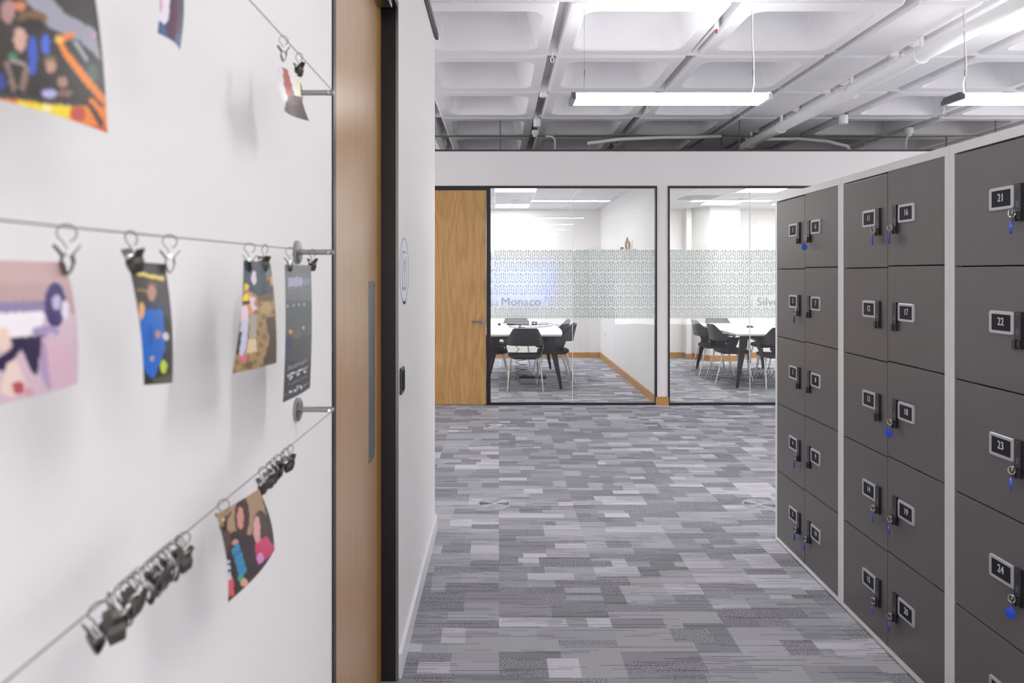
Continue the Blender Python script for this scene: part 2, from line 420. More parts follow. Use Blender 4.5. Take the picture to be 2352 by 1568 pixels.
# meeting rooms
DWX = 1.872
mb = MB(); mb.box(-2.1, -1.98, D+.13, FAR, 0, PT); struct(mb, 'wall_room_left', 'wall')
mb = MB(); mb.box(DWX, px(1534), D+.13, FAR, 0, PT); struct(mb, 'wall_room_divider', 'wall')
mb = MB(); mb.box(5.6, 5.72, D+.13, FAR, 0, PT); struct(mb, 'wall_room_right', 'wall')
mb = MB(); mb.box(-2.1, 9.4, FAR, FAR+.12, 0, PT+.4)
struct(mb, 'wall_room_far', 'wall')
mb = MB()
mb.box(3.40, 3.49, FAR-.22, FAR, .1, RC)
pl = [(3.49, FAR), (3.52, FAR-.10), (3.74, FAR-.50), (4.28, FAR-.50), (4.28, FAR)]
mb.loft([[(x, y, 0) for x, y in pl], [(x, y, RC) for x, y in pl]])
struct(mb, 'wall_room_column_casing', 'wall')
mb = MB(); mb.box(-1.98, DWX, FAR-.018, FAR, 0, .1); mb.box(DWX-.018, DWX, D+.05, FAR, 0, .1); mb.box(-1.98, -1.962, D+.13, FAR, 0, .1)
struct(mb, 'baseboard_room_left', 'oakskirt', bevel=.002)
mb = MB(); mb.box(px(1534), 3.40, FAR-.018, FAR, 0, .1); mb.box(3.39, 3.5, FAR-.235, FAR-.22, 0, .1)
q0 = [(3.50, FAR-.115), (3.73, FAR-.518), (4.298, FAR-.518), (4.298, FAR-.5), (3.74, FAR-.5), (3.515, FAR-.105)]
mb.loft([[(x, y, 0) for x, y in q0], [(x, y, .1) for x, y in q0]]); mb.box(4.28, 5.6, FAR-.018, FAR, 0, .1); mb.box(px(1534), px(1534)+.018, D+.13, FAR, 0, .1)
struct(mb, 'baseboard_room_right', 'oakskirt')
# suspended ceilings with their grids
mb = MB()
mb.box(-1.98, DWX, D+.13, FAR, RC, RC+.03)
for x in (-1.866+.6*k for k in range(0, 7)): mb.box(x-.012, x+.012, D+.13, FAR, RC-.004, RC, 1)
for y in (8.97+.6*k for k in range(0, 7)): mb.box(-1.98, DWX, y-.012, y+.012, RC-.0035, RC, 1)
struct(mb, 'ceiling_room_left', ['ceiltile', 'tgrid'])
mb = MB()
mb.box(px(1534), 5.6, D+.13, FAR, RC, RC+.03)
for x in (2.21+.6*k for k in range(0, 6)): mb.box(x-.012, x+.012, D+.13, FAR, RC-.004, RC, 1)
for y in (9.02+.6*k for k in range(0, 7)): mb.box(px(1534), 5.6, y-.012, y+.012, RC-.0035, RC, 1)
struct(mb, 'ceiling_room_right', ['ceiltile', 'tgrid'])
def room_panel(x, y, label):
    r = empty('ceiling_panel_light', (x+.3, y+.3, RC-.006), label, 'ceiling light', 'square flat panel lights in the meeting room ceilings')
    f = MB(); f.box(-.3, .3, -.3, -.285, -.008, .002); f.box(-.3, .3, .285, .3, -.008, .002); f.box(-.3, -.285, -.285, .285, -.008, .002); f.box(.285, .3, -.285, .285, -.008, .002)
    f.build('frame', 'tgrid', r)
    d = MB(); d.box(-.285, .285, -.285, .285, -.004, .002); d.build('diffuser', 'panel', r)
room_panel(-.066, 9.57, 'square flat ceiling panel light in the left meeting room, nearer the glass')
room_panel(-.066, 11.97, 'square flat ceiling panel light in the left meeting room, nearer the far wall')
room_panel(3.41, 9.62, 'square flat ceiling panel light in the right meeting room, nearer the glass')
room_panel(3.41, 11.42, 'square flat ceiling panel light in the right meeting room, beside the smoke detector')
mb = MB(); mb.box(2.81+.015, 3.41-.015, 10.22+.49, 10.82+.46, RC-.006, RC-.001)
for k in range(9): mb.box(2.84, 3.38, 10.75+k*.06, 10.765+k*.06, RC-.009, RC-.006, 1)
tag(mb.build('air_grille', ['hvac', 'silver']), 'square grey air return grille in the right meeting room ceiling', 'air vent')
def smoke(x, y, label):
    r = empty('smoke_detector', (x, y, RC-.004), label, 'smoke detector')
    MB().lathe((0,0,0), [(.05, 0), (.05, -.018), (.04, -.024)], 20).build('base', 'white_plastic', r, smooth=True)
    MB().lathe((0,0,0), [(.034, -.024), (.032, -.045), (.02, -.055), (.004, -.056)], 20).build('sensor', 'white_plastic', r, smooth=True)
room_panel(-1.266, 9.57, 'unseen added fill panel light in the left meeting room, left row near the glass')  # extra panels, out of sight, added to lift the room walls
room_panel(-1.266, 11.97, 'unseen added fill panel light in the left meeting room, left row near the far wall')
room_panel(4.61, 9.62, 'unseen added fill panel light in the right meeting room, right row near the glass')  # likewise unseen, added to brighten the right room
room_panel(4.61, 11.42, 'unseen added fill panel light in the right meeting room, right row near the far wall')
smoke(.24, 11.38, 'round white smoke detector on the left meeting room ceiling between two lights')
smoke(3.86, 11.2, 'round white smoke detector on the right meeting room ceiling')
# ---------------------------------------------------------------- glazed partitions
ft = .026
def window(name, x0, x1, joint, txt, tx0, rowgap):
    mb = MB(); zb = .025
    mb.box(x0-.02, x1+.02, D-.012, D+.05, FT-ft, FT); mb.box(x0-.02, x1+.02, D-.012, D+.05, 0, zb)
    mb.box(x0-.02, x0, D-.012, D+.05, zb, FT-ft); mb.box(x1, x1+.02, D-.012, D+.05, zb, FT-ft)
    root = mb.build(name, 'black'); root['kind'] = 'structure'
    g = MB()
    for a, b_ in ((x0, joint-.0012), (joint+.0012, x1)):
        g.box(a, b_, D+.006, D+.016, zb, FT-ft)
    g.build('glass_pane', 'glass', root)
    MB().box(joint-.003, joint+.003, D+.005, D+.017, zb, FT-ft).build('pane_joint', 'white_plastic', root)
    zt, zbm = 1.838, 1.024
    MB().box(x0, x1, D+.0172, D+.0176, zbm, zt).build('frosted_film', 'film', root)
    p = MB(); yy = D+.0165; yb = D+.0171; t = .0058
    def seg(xa, za, xb, zb_):
        if min(xa, xb) < x0 or max(xa, xb) > x1: return
        dx, dz = xb-xa, zb_-za; l = math.hypot(dx, dz); nx, nz = -dz/l*t/2, dx/l*t/2
        p.hexa([(xa-nx, yy, za-nz), (xb-nx, yy, zb_-nz), (xb-nx, yb, zb_-nz), (xa-nx, yb, za-nz), (xa+nx, yy, za+nz), (xb+nx, yy, zb_+nz), (xb+nx, yb, zb_+nz), (xa+nx, yb, za+nz)])
    k0 = x0-.06
    n = int((x1-x0)/.0994)+2
    for r in range(6):
        z0 = 1.832-r*.1368
        for k in range(n):
            xm = px(1136.9)+(.0994*k) if x0 < 1 else px(1531)+.0994*k
            if r == 4 and tx0-.06 < xm+.04 < rowgap: mm = False
            else: mm = True
            if mm:
                seg(xm, z0, xm, z0-.071); seg(xm, z0, xm+.037, z0-.0325); seg(xm+.037, z0-.0325, xm+.074, z0); seg(xm+.074, z0, xm+.074, z0-.071)
            xw = xm-.0497
            if not (r == 4 and tx0-.06 < xw+.04 < rowgap):
                seg(xw, z0-.0445, xw, z0-.1155); seg(xw, z0-.1155, xw+.035, z0-.089); seg(xw+.035, z0-.089, xw+.072, z0-.1155); seg(xw+.072, z0-.1155, xw+.072, z0-.0445)
    p.build('printed_pattern', 'filmline', root)
    tm = text_mb(txt, .142, 1.04, .0004, 'LEFT')
    tm.build('room_name_lettering', 'filmtext', root, loc=(tx0, D+.0162, 1.56-(693.5-CY)*D/F))
    return root
window('window_1', px(1127), px(1505), px(1315), 'Monaco', px(1150), px(1256))
window('window_2', px(1538), 5.50, px(1723), 'Silverstone', px(1739), px(1739)+.82)
# meeting room door
mb = MB(); 
mb.box(px(1117), px(1127)-.02, D-.012, D+.05, 0, FT); mb.box(px(1000)-.2, px(1117), D-.012, D+.05, FT-.050, FT); mb.box(px(1000)-.2, px(1000)-.16, D-.012, D+.05, 0, FT-.032)
r = mb.build('door_1', 'black'); r['kind'] = 'structure'
MB().box(px(1000)-.155, px(1117)-.003, D-.004, D+.04, .008, FT-.053).build('door_leaf', 'oakdoor', r, bevel=.001)
h = MB(); hx, hz = px(1107.5), .988
h.cyl((hx, D-.004, hz), (hx, D-.014, hz), .026, 24); h.cyl((hx, D-.012, hz), (hx, D-.058, hz), .0095, 12)
h.tube([(hx, D-.05, hz), (hx-.012, D-.058, hz), (hx-.125, D-.058, hz)], .0098, 12)
h.build('door_handle', 'steel', r, smooth=True, label='satin steel lever handle')
# ---------------------------------------------------------------- near door in the corridor wall
mb = MB()
JX = WX-.060
mb.box(WX-.14, WX+.004, y1, y1+.028, 0, 2.60); 
mb.box(JX-.03, WX-.012, y2-.004, y2+.04, 0, 2.60); mb.box(WX-.012, WX+.004, y2-.004, y2+.012, 0, 2.60)
mb.box(WX-.14, WX+.004, y1, y2, 2.57, 2.60)
r = mb.build('door_2', 'black'); r['kind'] = 'structure'
MB().box(WX-.0045, WX+.0045, y2-.0052, y2-.0035, 0, 2.57).build('edge_bead', 'steel', r, label='thin silver bead')
MB().box(JX-.044, JX, y1+.235, y2-.105, .006, 2.565).build('door_leaf', 'oaknear', r)
MB().box(JX-.044, JX, y2-.105, y2-.006, .006, 2.565).build('leaf_reflection_end', 'oakunlit', r, label='oak strip darkened where the door reflection ends')  # painted dark band where the bright reflection on the leaf stops
MB().box(JX-.044, JX+.003, y1+.03, y1+.235, .006, 2.565).build('edge_seal', 'glossdark', r)
mb = MB(); mb.box(JX, JX+.002, 2.435, 2.545, .90, 1.532)
for z in (.915, 1.2, 1.515):
    for y in (2.447, 2.533): mb.cyl((JX+.002, y, z), (JX+.0032, y, z), .004, 8, 1)
mb.build('push_plate', ['plate_steel', 'chrome'], r)
mb = MB(); mb.box(JX, WX-.006, 2.2, 2.62, 2.545, 2.60); mb.build('door_closer', 'steel', r, bevel=.004)
# access reader
mb = MB(); mb.box(WX, WX+.010, 2.765, 2.845, 1.083, 1.185); mb.box(WX+.010, WX+.0135, 2.778, 2.832, 1.096, 1.172, 1)
tag(mb.build('exit_switch', ['darktrim', 'screenplastic'], bevel=.002), 'small dark square exit switch on the white wall beside the black door frame', 'switch')
# sign on wall: ring, booklet outline, keyhole
def build_sign():
    mb = MB(); cy, cz = 2.905, 1.57; R = .133; X0, X1 = WX+.0002, WX+.0011
    def ring(cy_, cz_, ra, rb, t, n=48, a0=0, a1=2*PI):
        for k in range(n):
            a, b_ = a0+(a1-a0)*k/n, a0+(a1-a0)*(k+1)/n
            P = []
            for xx in (X0, X1):
                for rr, aa in ((-t/2, a), (t/2, a), (t/2, b_), (-t/2, b_)):
                    P.append((xx, cy_+(ra+rr)*math.cos(aa), cz_+(rb+rr)*math.sin(aa)))
            mb.hexa(P)
    ring(cy, cz, R, R, .006)
    ring(cy, cz, R-.001, R-.001, .016, 14, PI*1.38, PI*1.62)
    w_, h_ = .058, .08; mb.box(X0, X1, cy-w_, cy+w_, cz-h_, cz-h_+.014)
    mb.box(X0, X1, cy-w_, cy-w_+.006, cz-h_, cz+h_); mb.box(X0, X1, cy+w_-.006, cy+w_, cz-h_, cz+h_-.02); mb.box(X0, X1, cy-w_, cy+w_, cz+h_-.008, cz+h_)
    ring(cy, cz+.018, .016, .024, .005, 24); mb.box(X0, X1, cy-.003, cy+.003, cz-.062, cz-.022); mb.ball((WX+.0006, cy, cz-.014), .006, (.1, 1, 1), 8)
    tag(mb.build('locker_room_sign', 'sign'), 'pale blue round locker symbol with keyhole, drawn on the white corridor wall', 'sign')
build_sign()
# ---------------------------------------------------------------- lockers
K = .0205; LW = .824; LA = math.atan2(-1, -K); LH = 2.008
X00, Y00 = 1.6189, 4.13
def lpos(s): return (X00-K*s, Y00-s, 0)
NUMWORD = ['', 'one', 'two', 'three', 'four', 'five', 'six', 'seven', 'eight', 'nine', 'ten', 'eleven', 'twelve', 'thirteen', 'fourteen', 'fifteen', 'sixteen', 'seventeen', 'eighteen', 'nineteen', 'twenty', 'twenty one', 'twenty two', 'twenty three', 'twenty four', 'twenty five']
def plate_mb():
    mb = MB(); w_, h_ = .112, .072
    o = [(x, -.004, z) for x, z in rrect(w_, h_, .008)]; 
    lp = lambda a, b_, y, r: [(x, y, z) for x, z in rrect(a, b_, r)]
    mb.loft([lp(w_, h_, 0, .008), lp(w_, h_, -.0045, .008), lp(w_-.004, h_-.004, -.0065, .007), lp(w_-.023, h_-.020, -.0065, .002), lp(w_-.024, h_-.021, -.0045, .002)], cap0=False, cap1=False)
    mb.loft([lp(w_-.023, h_-.020, -.0046, .002), lp(w_-.024, h_-.021, -.005, .002)], m=1)
    return mb
def lock_mb():
    mb = MB(); mb.box(-.0145, .0145, -.009, 0, -.03, .058); mb.box(-.0145, .0145, -.010, 0, -.055, -.026)
    mb.box(-.015, -.001, -.016, -.010, -.057, -.028); mb.box(.002, .0145, -.013, -.010, -.050, -.03)
    for k in range(4): mb.box(-.006, .006, -.0094, -.009, -.013+k*.005, -.0105+k*.005, 1)
    mb.box(-.005, .005, -.0094, -.009, .050, .052, 1); mb.box(-.003, .003, -.0094, -.009, -.024, -.022, 1)
    return mb
pmesh = plate_mb().build('p', ['silver', 'platedark']); lmesh = lock_mb().build('l', ['lockblack', 'lockmark'])
bpy.context.view_layer.update()
tops = LH-.033; rowh = (tops-.030)/5
def locker_unit(i, label):
    root = empty('locker_cabinet', lpos(i*LW), label, 'locker', None, LA)
    c = MB(); e = .026; dp = .45
    c.box(.01, LW-.011, .03, dp-.03, 0, .008, 1); c.box(0, LW-.001, 0, dp, 0.007, .028); c.box(0, LW-.001, 0, dp, LH-.032, LH)
    c.box(0, e, 0, dp, .028, LH-.032); c.box(LW-.001-e, LW-.001, 0, dp, .028, LH-.032)
    c.box(e, LW-e, .03, dp, .028, LH-.032, 1)
    c.build('carcass', ['lockframe', 'gap'], root)
    for col in range(2):
        xa, xb = (e+.002, LW/2-.0015) if col == 0 else (LW/2+.0015, LW-.001-e-.002)
        dz = .0 if col == 0 else .003
        for row in range(5):
            n = i*10+col*5+row+1
            z1 = tops-rowh*row-.0025-(.003 if col == 0 else 0)+dz; z0 = tops-rowh*(row+1)+.0015+(0 if col else -.003)+dz
            z0 = max(z0, .0305)
            d = MB(); d.box(0, xb-xa, .001, .019, 0, z1-z0)
            do = d.build('door', 'locker', root, loc=(xa, 0, z0), bevel=.0018)
            s = -1 if col == 0 else 1
            cxp = LW/2+s*.143-xa; cxl = LW/2+s*.066-xa
            zt = tops-rowh*row-z0
            if n <= 25:
                po = bpy.data.objects.new('number_plate', pmesh.data); COL.objects.link(po); po.parent = do; po.location = (cxp, .001, zt-.181)
                tm = text_mb(str(n), .035, .84, .0004)
                tm.build('number', 'digit', do, loc=(cxp+.002*s, -.0042, zt-.179))
            lo = bpy.data.objects.new('lock', lmesh.data); COL.objects.link(lo); lo.parent = do; lo.location = (cxl, .001, zt-.201)
    return root
locker_unit(0, 'farthest tall grey and white locker cabinet, doors one to ten')
locker_unit(1, 'middle tall grey and white locker cabinet, doors eleven to twenty')
locker_unit(2, 'nearest tall grey and white locker cabinet at the right edge, doors from twenty one')
bpy.data.objects.remove(pmesh); bpy.data.objects.remove(lmesh)
def key_set(n, flat):
    """key with split ring and fob in the lock of door n; flat = broad side of the fob towards the corridor"""
    i = (n-1)//10; col = ((n-1) % 10)//5; row = (n-1) % 5; s = -1 if col == 0 else 1
    cx = LW/2+s*.066; zt = tops-rowh*row
    base = Vector(lpos(i*LW)); rot = Matrix.Rotation(LA, 4, 'Z')
    p = base+rot @ Vector((cx, -.014, zt-.230))
    side = 'edge on' if not flat else 'broad side on'
    root = empty('key_ring', tuple(p), 'key ring with blue fob %s in lock of locker %s' % (side, NUMWORD[n]), 'key ring', 'keys hanging in the locker locks', LA)
    MB().tube([(0, 0, .0), (0, -.006, .0), (0, -.010, 0)], [.003, .0035, .0045], 8).box(-.0012, .0012, -.020, -.006, -.007, .007).build('key', 'chrome', root)
    a = .9
    pts = [(.0115*math.cos(t)*math.cos(a), -.011+.0115*math.cos(t)*math.sin(a)*.6, -.004+.0115*math.sin(t)) for t in [2*PI*k/20 for k in range(20)]]
    MB().tube(pts, .0014, 6, True).build('split_ring', 'chrome', root, smooth=True)
    # teardrop fob
    f = MB(); out = []
    for k in range(24):
        t = 2*PI*k/24; r_ = .0145*(1+.0*math.cos(t)); z = -.041+.0165*math.cos(t); wdt = math.sin(t)*(.0145 if z < -.041 else .0145*(1-.62*max(0, (z+.041)/.0165)))
        out.append((wdt, z))
    f.loft([[(x*.9, -.003, (z+.041)*.9-.041) for x, z in out], [(x, -.0018, z) for x, z in out], [(x, .0018, z) for x, z in out], [(x*.9, .003, (z+.041)*.9-.041) for x, z in out]])
    st = 0
    ang = 1.0 if flat else -.52
    f.xf(Matrix.Translation((-.003, -.012, .004)) @ Matrix.Rotation(ang, 4, 'Z') @ Matrix.Diagonal((1, 1, 1.22, 1)))
    f.build('fob', 'blue', root, smooth=True)
for n in (2, 4, 5, 10, 11, 14, 15, 16, 19, 20, 21, 23): key_set(n, False)
for n in (6, 18, 24): key_set(n, True)
# ---------------------------------------------------------------- floor grilles
def grille(x, y, label):
    root = empty('floor_vent', (x, y, 0), label, 'floor vent', 'round swirl vents set in the carpet')
    MB().lathe((0,0,0), [(.100, .0005), (.100, .004), (.103, .0065), (.111, .006), (.117, .001)], 48, 0, False).build('rim', 'vent', root, smooth=True)
    MB().lathe((0,0,0), [(.0, .0012), (.100, .0012)], 48).build('well', 'ventdark', root)
    mb = MB()
    for k in range(8):
        r_ = .020+k*.0101; mb.lathe((0,0,0), [(r_, .0015), (r_+.0015, .005), (r_+.0042, .005), (r_+.0056, .0015)], 48, 0, False)
    mb.lathe((0,0,0), [(.0, .0055), (.014, .0055), (.018, .001)], 32)
    mb.build('grating', 'vent', root)
grille(-.030, F*EYE/(1157-CY), 'round metal floor vent near the left wall corner, nearest on that side')
grille((1745-CX)*F*EYE/(1159-CY)/F, F*EYE/(1159-CY), 'round metal floor vent beside the end of the lockers')
grille((1136.5-CX)*F*EYE/(979-CY)/F, F*EYE/(979-CY), 'round metal floor vent in front of the glass of the left meeting room')
grille((1546-CX)*F*EYE/(980-CY)/F, F*EYE/(980-CY), 'round metal floor vent in front of the white column')
grille((1557-CX)*F*EYE/(890-CY)/F, F*EYE/(890-CY), 'round metal floor vent inside the right meeting room')
# ---------------------------------------------------------------- pendant lights
def pendant(x0, x1, y, label, flexside=None):
    zb = 2.76; L_ = x1-x0; cx = (x0+x1)/2
    root = empty('pendant_light', (cx, y, zb), label, 'pendant light', 'long suspended office lights'); hl = L_/2; hd = .11
    def sect(x, s=1): return [(x, -hd, .002), (x, hd, .002), (x, hd, .006), (x, .085, .045), (x, -.085, .045), (x, -hd, .006)]
    b = MB(); b.loft([sect(-hl+.03), sect(hl-.03)]); b.build('housing', 'white_metal', root)
    d = MB(); d.loft([[(x, -hd, .002), (x, -.096, -.0), (x, 0, -.004), (x, .096, .0), (x, hd, .002), (x, hd, .0025), (x, -hd, .0025)] for x in (-hl+.03, hl-.03)])
    d.box(-hl+.03, hl-.03, -hd-.0015, -hd+.001, .001, .030)
    d.build('diffuser', 'pend', root)
    u = MB(); u.box(-hl+.05, hl-.05, -.07, .07, .0455, .047); u.build('uplight', 'pendup', root)
    for sx, nm in ((-1, 'end_cap'), (1, 'end_cap')):
        e = MB(); a, c = sorted((sx*hl, sx*(hl-.03)))
        e.box(a, c, -hd-.002, hd+.002, -.004, .032); e.box(a, c, -.09, .09, .032, .048); e.build(nm, 'glossdark' if sx < 0 else 'white_metal', root, bevel=.002)
    for sx in (-1, 1):
        cb = MB(); xx = sx*(hl-.10)
        cb.cyl((xx, 0, .21), (xx, .02, ZC-zb+.0), .0011, 6); cb.tube([(xx, 0, .20), (xx-.012, -.03, .06), (xx-.014, -.05, .046)], .0009, 6); cb.tube([(xx, 0, .20), (xx+.006, .03, .06), (xx+.01, .05, .046)], .0009, 6)
        cb.build('suspension_wire', 'wire', root)
        MB().cyl((xx, 0, .18), (xx, 0, .225), .0042, 10).build('cable_grip', 'grip', root, smooth=True)
    if flexside:
        xx = flexside*(hl-.10)
        pts = [(xx+.006, .012, ZC-zb), (xx+.004, .006, .45), (xx+.012, .003, .30), (xx+.010, 0, .22), (xx-.012*flexside*-1, 0, .13), (xx-.004, 0, .05)]
        MB().tube(pts, .0036, 8).build('power_flex', 'flex', root, smooth=True)
pendant(.50, 1.88, 4.95, 'long bright suspended light over the aisle, in full view', 1)
pendant(3.17, 4.55, 4.95, 'long bright suspended light at the right edge, above the lockers', -1)
for yy in (1.3, -.7, -2.8, -5.0):
    pendant(.50, 1.88, yy, 'long suspended light over the aisle behind the viewpoint, seen mirrored in the glass')
    pendant(6.3, 7.68, yy, 'added long suspended fill light beyond the lockers behind the viewpoint, out of view')  # unseen pendants added here to keep up the room light
pendant(-3.8, -2.42, 7.0, 'added long suspended fill light round the corner to the left, hidden by the corridor wall')  # added out of sight to brighten the space before the bulkhead
pendant(5.84, 7.2, 4.95, 'long suspended light far right beyond the lockers')
# ---------------------------------------------------------------- ceiling services
def rod(x, y, z0, label):
    tag(MB().cyl((0, 0, 0), (0, 0, ZC-z0), .006, 8).cyl((0, 0, ZC-z0-.015), (0, 0, ZC-z0), .013, 8).build('hanger_rod', 'glossdark', loc=(x, y, z0)), label, 'threaded rod', 'hanger rods below the slab')
rod(.016, 8.62, 2.80, 'thin steel hanger rod above the meeting room door and first glass')
rod(2.93, 8.60, 2.95, 'thin steel hanger rod at the end of the big pipe')
rod(2.98, 9.45, 2.80, 'thin steel hanger rod left of the big pipe end, shorter in view')
rod(6.07, 8.62, 2.80, 'thin steel hanger rod above the nearest lockers, at the right')
rod(6.10, 9.62, 2.80, 'thin steel hanger rod further back above the lockers')
# big pipe
PXp, PZp = 3.325, EYE+1.715
mb = MB(); mb.tube([(PXp, -7.2, PZp), (PXp, 9.6, PZp)], .057, 24)
big = empty('ceiling_pipe', (0, 0, 0), 'thick white pipe running along the ceiling towards the back', 'pipe')
mb.build('pipe', 'white_plastic', big, smooth=True)
def clamp(y, big_=False):
    c = MB(); c.tube([(PXp+.062*math.cos(t), y, PZp+.062*math.sin(t)) for t in [2*PI*k/24 for k in range(24)]], .008 if not big_ else .011, 8, True)
    c.box(PXp-.012, PXp+.012, y-.012, y+.012, PZp+.06, ZC+.01)
    if big_: c.ball((PXp-.075, y, PZp+.01), .018, (1,1,1), 8); c.ball((PXp+.05, y, PZp-.045), .014, (1,1,1), 8)
    c.build('pipe_clamp', 'white_metal', big, smooth=True)
for y, bb in ((5.55, False), (6.65, True), (8.3, False), (9.3, False)): clamp(y, bb)
def slot_spot(y, label):
    root = empty('wall_bracket', (3.345, y, ZC), label, 'bracket', 'small white brackets beside the big pipe')
    MB().box(-.03, .03, -.02, .02, -.03, .03).cyl((0, 0, -.02), (.01, -.03, -.085), .018, 12).build('bracket_arm', 'white_metal', root, bevel=.004)
    MB().tube([(.012+.018*math.cos(t), -.035, -.095+.018*math.sin(t)) for t in [2*PI*k/14 for k in range(14)]], .006, 6, True).build('eye', 'white_metal', root, smooth=True)
slot_spot(5.97, 'white eye bracket beside the big pipe, nearest one'); slot_spot(7.2, 'white eye bracket beside the big pipe, middle one'); slot_spot(9.55, 'white eye bracket beside the big pipe, at its far end')
for y, nm in ((5.8, 'nearest one'), (7.0, 'second from the front'), (8.15, 'third from the front'), (9.4, 'farthest one')):
    mb = MB(); mb.ball((0, 0, 0), .05, (1, 1.5, .8), 14)
    tag(mb.build('recessed_downlight', 'white_plastic', loc=(3.425, y, ZC+.045), smooth=True), 'white bowl set in the slot beside the big pipe, %s' % nm, 'downlight', 'bowls in the ceiling slot')
# horizontal conduit and curved duct
zc1 = EYE+1.80
tag(MB().tube([(-1.6, 9.28, zc1), (.62, 9.28, zc1), (1.3, 9.28, zc1), (2.86, 9.28, zc1), (5.25, 9.28, zc1-.01), (6.4, 9.28, zc1)], .010, 8).build('conduit', 'steel', smooth=True), 'thin metal conduit running level across the far ceiling', 'conduit')
tag(MB().tube([(.62, 9.27, zc1), (.70, 9.2, zc1-.02), (.73, 9.15, zc1-.08), (.72, 9.1, zc1-.25), (.66, 9.1, zc1-.5)], .013, 8).build('drop_pipe', 'white_plastic', smooth=True), 'short white pipe bending down from the far conduit', 'pipe')
tag(MB().tube([(2.9, 9.22, zc1-.01), (2.6, 9.15, zc1-.035), (2.1, 9.0, zc1-.07), (1.5, 8.8, zc1-.13), (1.1, 8.7, zc1-.2)], .022, 10).build('bent_pipe', 'white_plastic', smooth=True), 'white pipe curving down leftwards above the bulkhead', 'pipe')
tag(MB().tube([(3.5, 9.22, zc1-.05), (3.9, 9.2, zc1-.05), (4.2, 9.0, zc1-.12), (4.35, 8.8, zc1-.22), (4.4, 8.7, zc1-.4)], .022, 10).build('bent_pipe', 'white_plastic', smooth=True), 'white pipe curving down rightwards above the bulkhead', 'pipe')
def sensor(x, y, r_, h_, z, label, dome=False):
    root = empty('ceiling_sensor', (x, y, z), label, 'sensor')
    MB().lathe((0,0,0), [(r_*.96, h_), (r_, h_*.98), (r_, .004), (r_*.95, 0)], 20).build('body', 'white_plastic', root, smooth=True)
    if dome: MB().lathe((0,0,0), [(r_*.7, .001), (r_*.55, -.03), (r_*.2, -.04)], 16).build('dome', 'white_plastic', root, smooth=True)
    else: MB().cyl((0, 0, h_), (0, 0, ZC+.14-z), .012, 8).build('stem', 'white_plastic', root)
sensor(.462, 7.33, .040, .07, ZC-.03, 'white round sensor in the ceiling groove, nearest one')
sensor(.462, 8.56, .044, .10, ZC-.085, 'white cylindrical sensor in the ceiling groove, middle one')
sensor(.462, 9.0, .045, .05, ZC-.09, 'white mushroom shaped sensor in the ceiling groove, above the far conduit', True)
sensor(4.062, 8.32, .052, .10, ZC-.10, 'white cylindrical sensor right of the big pipe')
sensor(5.262, 9.05, .052, .075, ZC-.075, 'white sensor with a cable tail, above the middle lockers', True)
tag(MB().tube([(5.24, 9.05, ZC-.1), (5.20, 9.0, ZC-.16), (5.16, 8.95, ZC-.22), (5.16, 8.95, 2.9)], .012, 8).build('drop_pipe', 'white_plastic', smooth=True), 'white pipe dropping from the sensor above the middle lockers', 'pipe')
def track(x, y0, y1_, label, tagm=None):
    root = empty('groove_conduit', (x, y0, ZC+.02), label, 'conduit', 'conduits in the ceiling grooves')
    MB().cyl((0, 0, 0), (0, y1_-y0, 0), .012, 8).build('tube', 'steel' if tagm is None else 'white_plastic', root, smooth=True)
    MB().cyl((0, 0, -.03), (0, 0, .1), .02, 12).build('junction', 'white_plastic', root, smooth=True)
    if tagm: MB().box(-.006, .006, -.003, .003, -.062, -.03).build('hanging_tag', tagm, root)
track(.462, 7.35, 8.4, 'dark conduit in the ceiling groove behind the nearest sensor')
track(.45, 8.5, 9.6, 'dark conduit in the ceiling groove under the mushroom sensor')
track(1.65, 5.35, 6.0, 'white conduit with a small red tag in the ceiling groove', 'signred')
track(5.27, 7.6, 8.9, 'white conduit in the ceiling groove above the lockers', 'white_plastic')
def hook(x, y, label):
    r_ = [(0, .014*math.cos(t), .022*math.sin(t)-.04) for t in [2*PI*k/12 for k in range(12)]]
    r_ = [(b, 0, c) for a, b, c in r_]
    tag(MB().tube(r_, .005, 6, True).cyl((0,0,-.02), (0,0,.14), .006, 8).build('ceiling_hook', 'white_plastic', loc=(x, y, ZC), smooth=True), label, 'hook', 'small white hooks below the slab')
hook(1.66, 7.9, 'small white hook just below the aisle light'); hook(1.62, 9.9, 'small white hook above the bulkhead, left of the big pipe'); hook(5.05, 8.0, 'small white hook just below the light at the right edge')
hook(5.3, 10.2, 'small white hook above the bulkhead, right of the big pipe'); hook(-.75, 9.9, 'small white hook at the left end above the bulkhead')
hook(.455, 6.02, 'small white hook in the ceiling groove, nearest one')
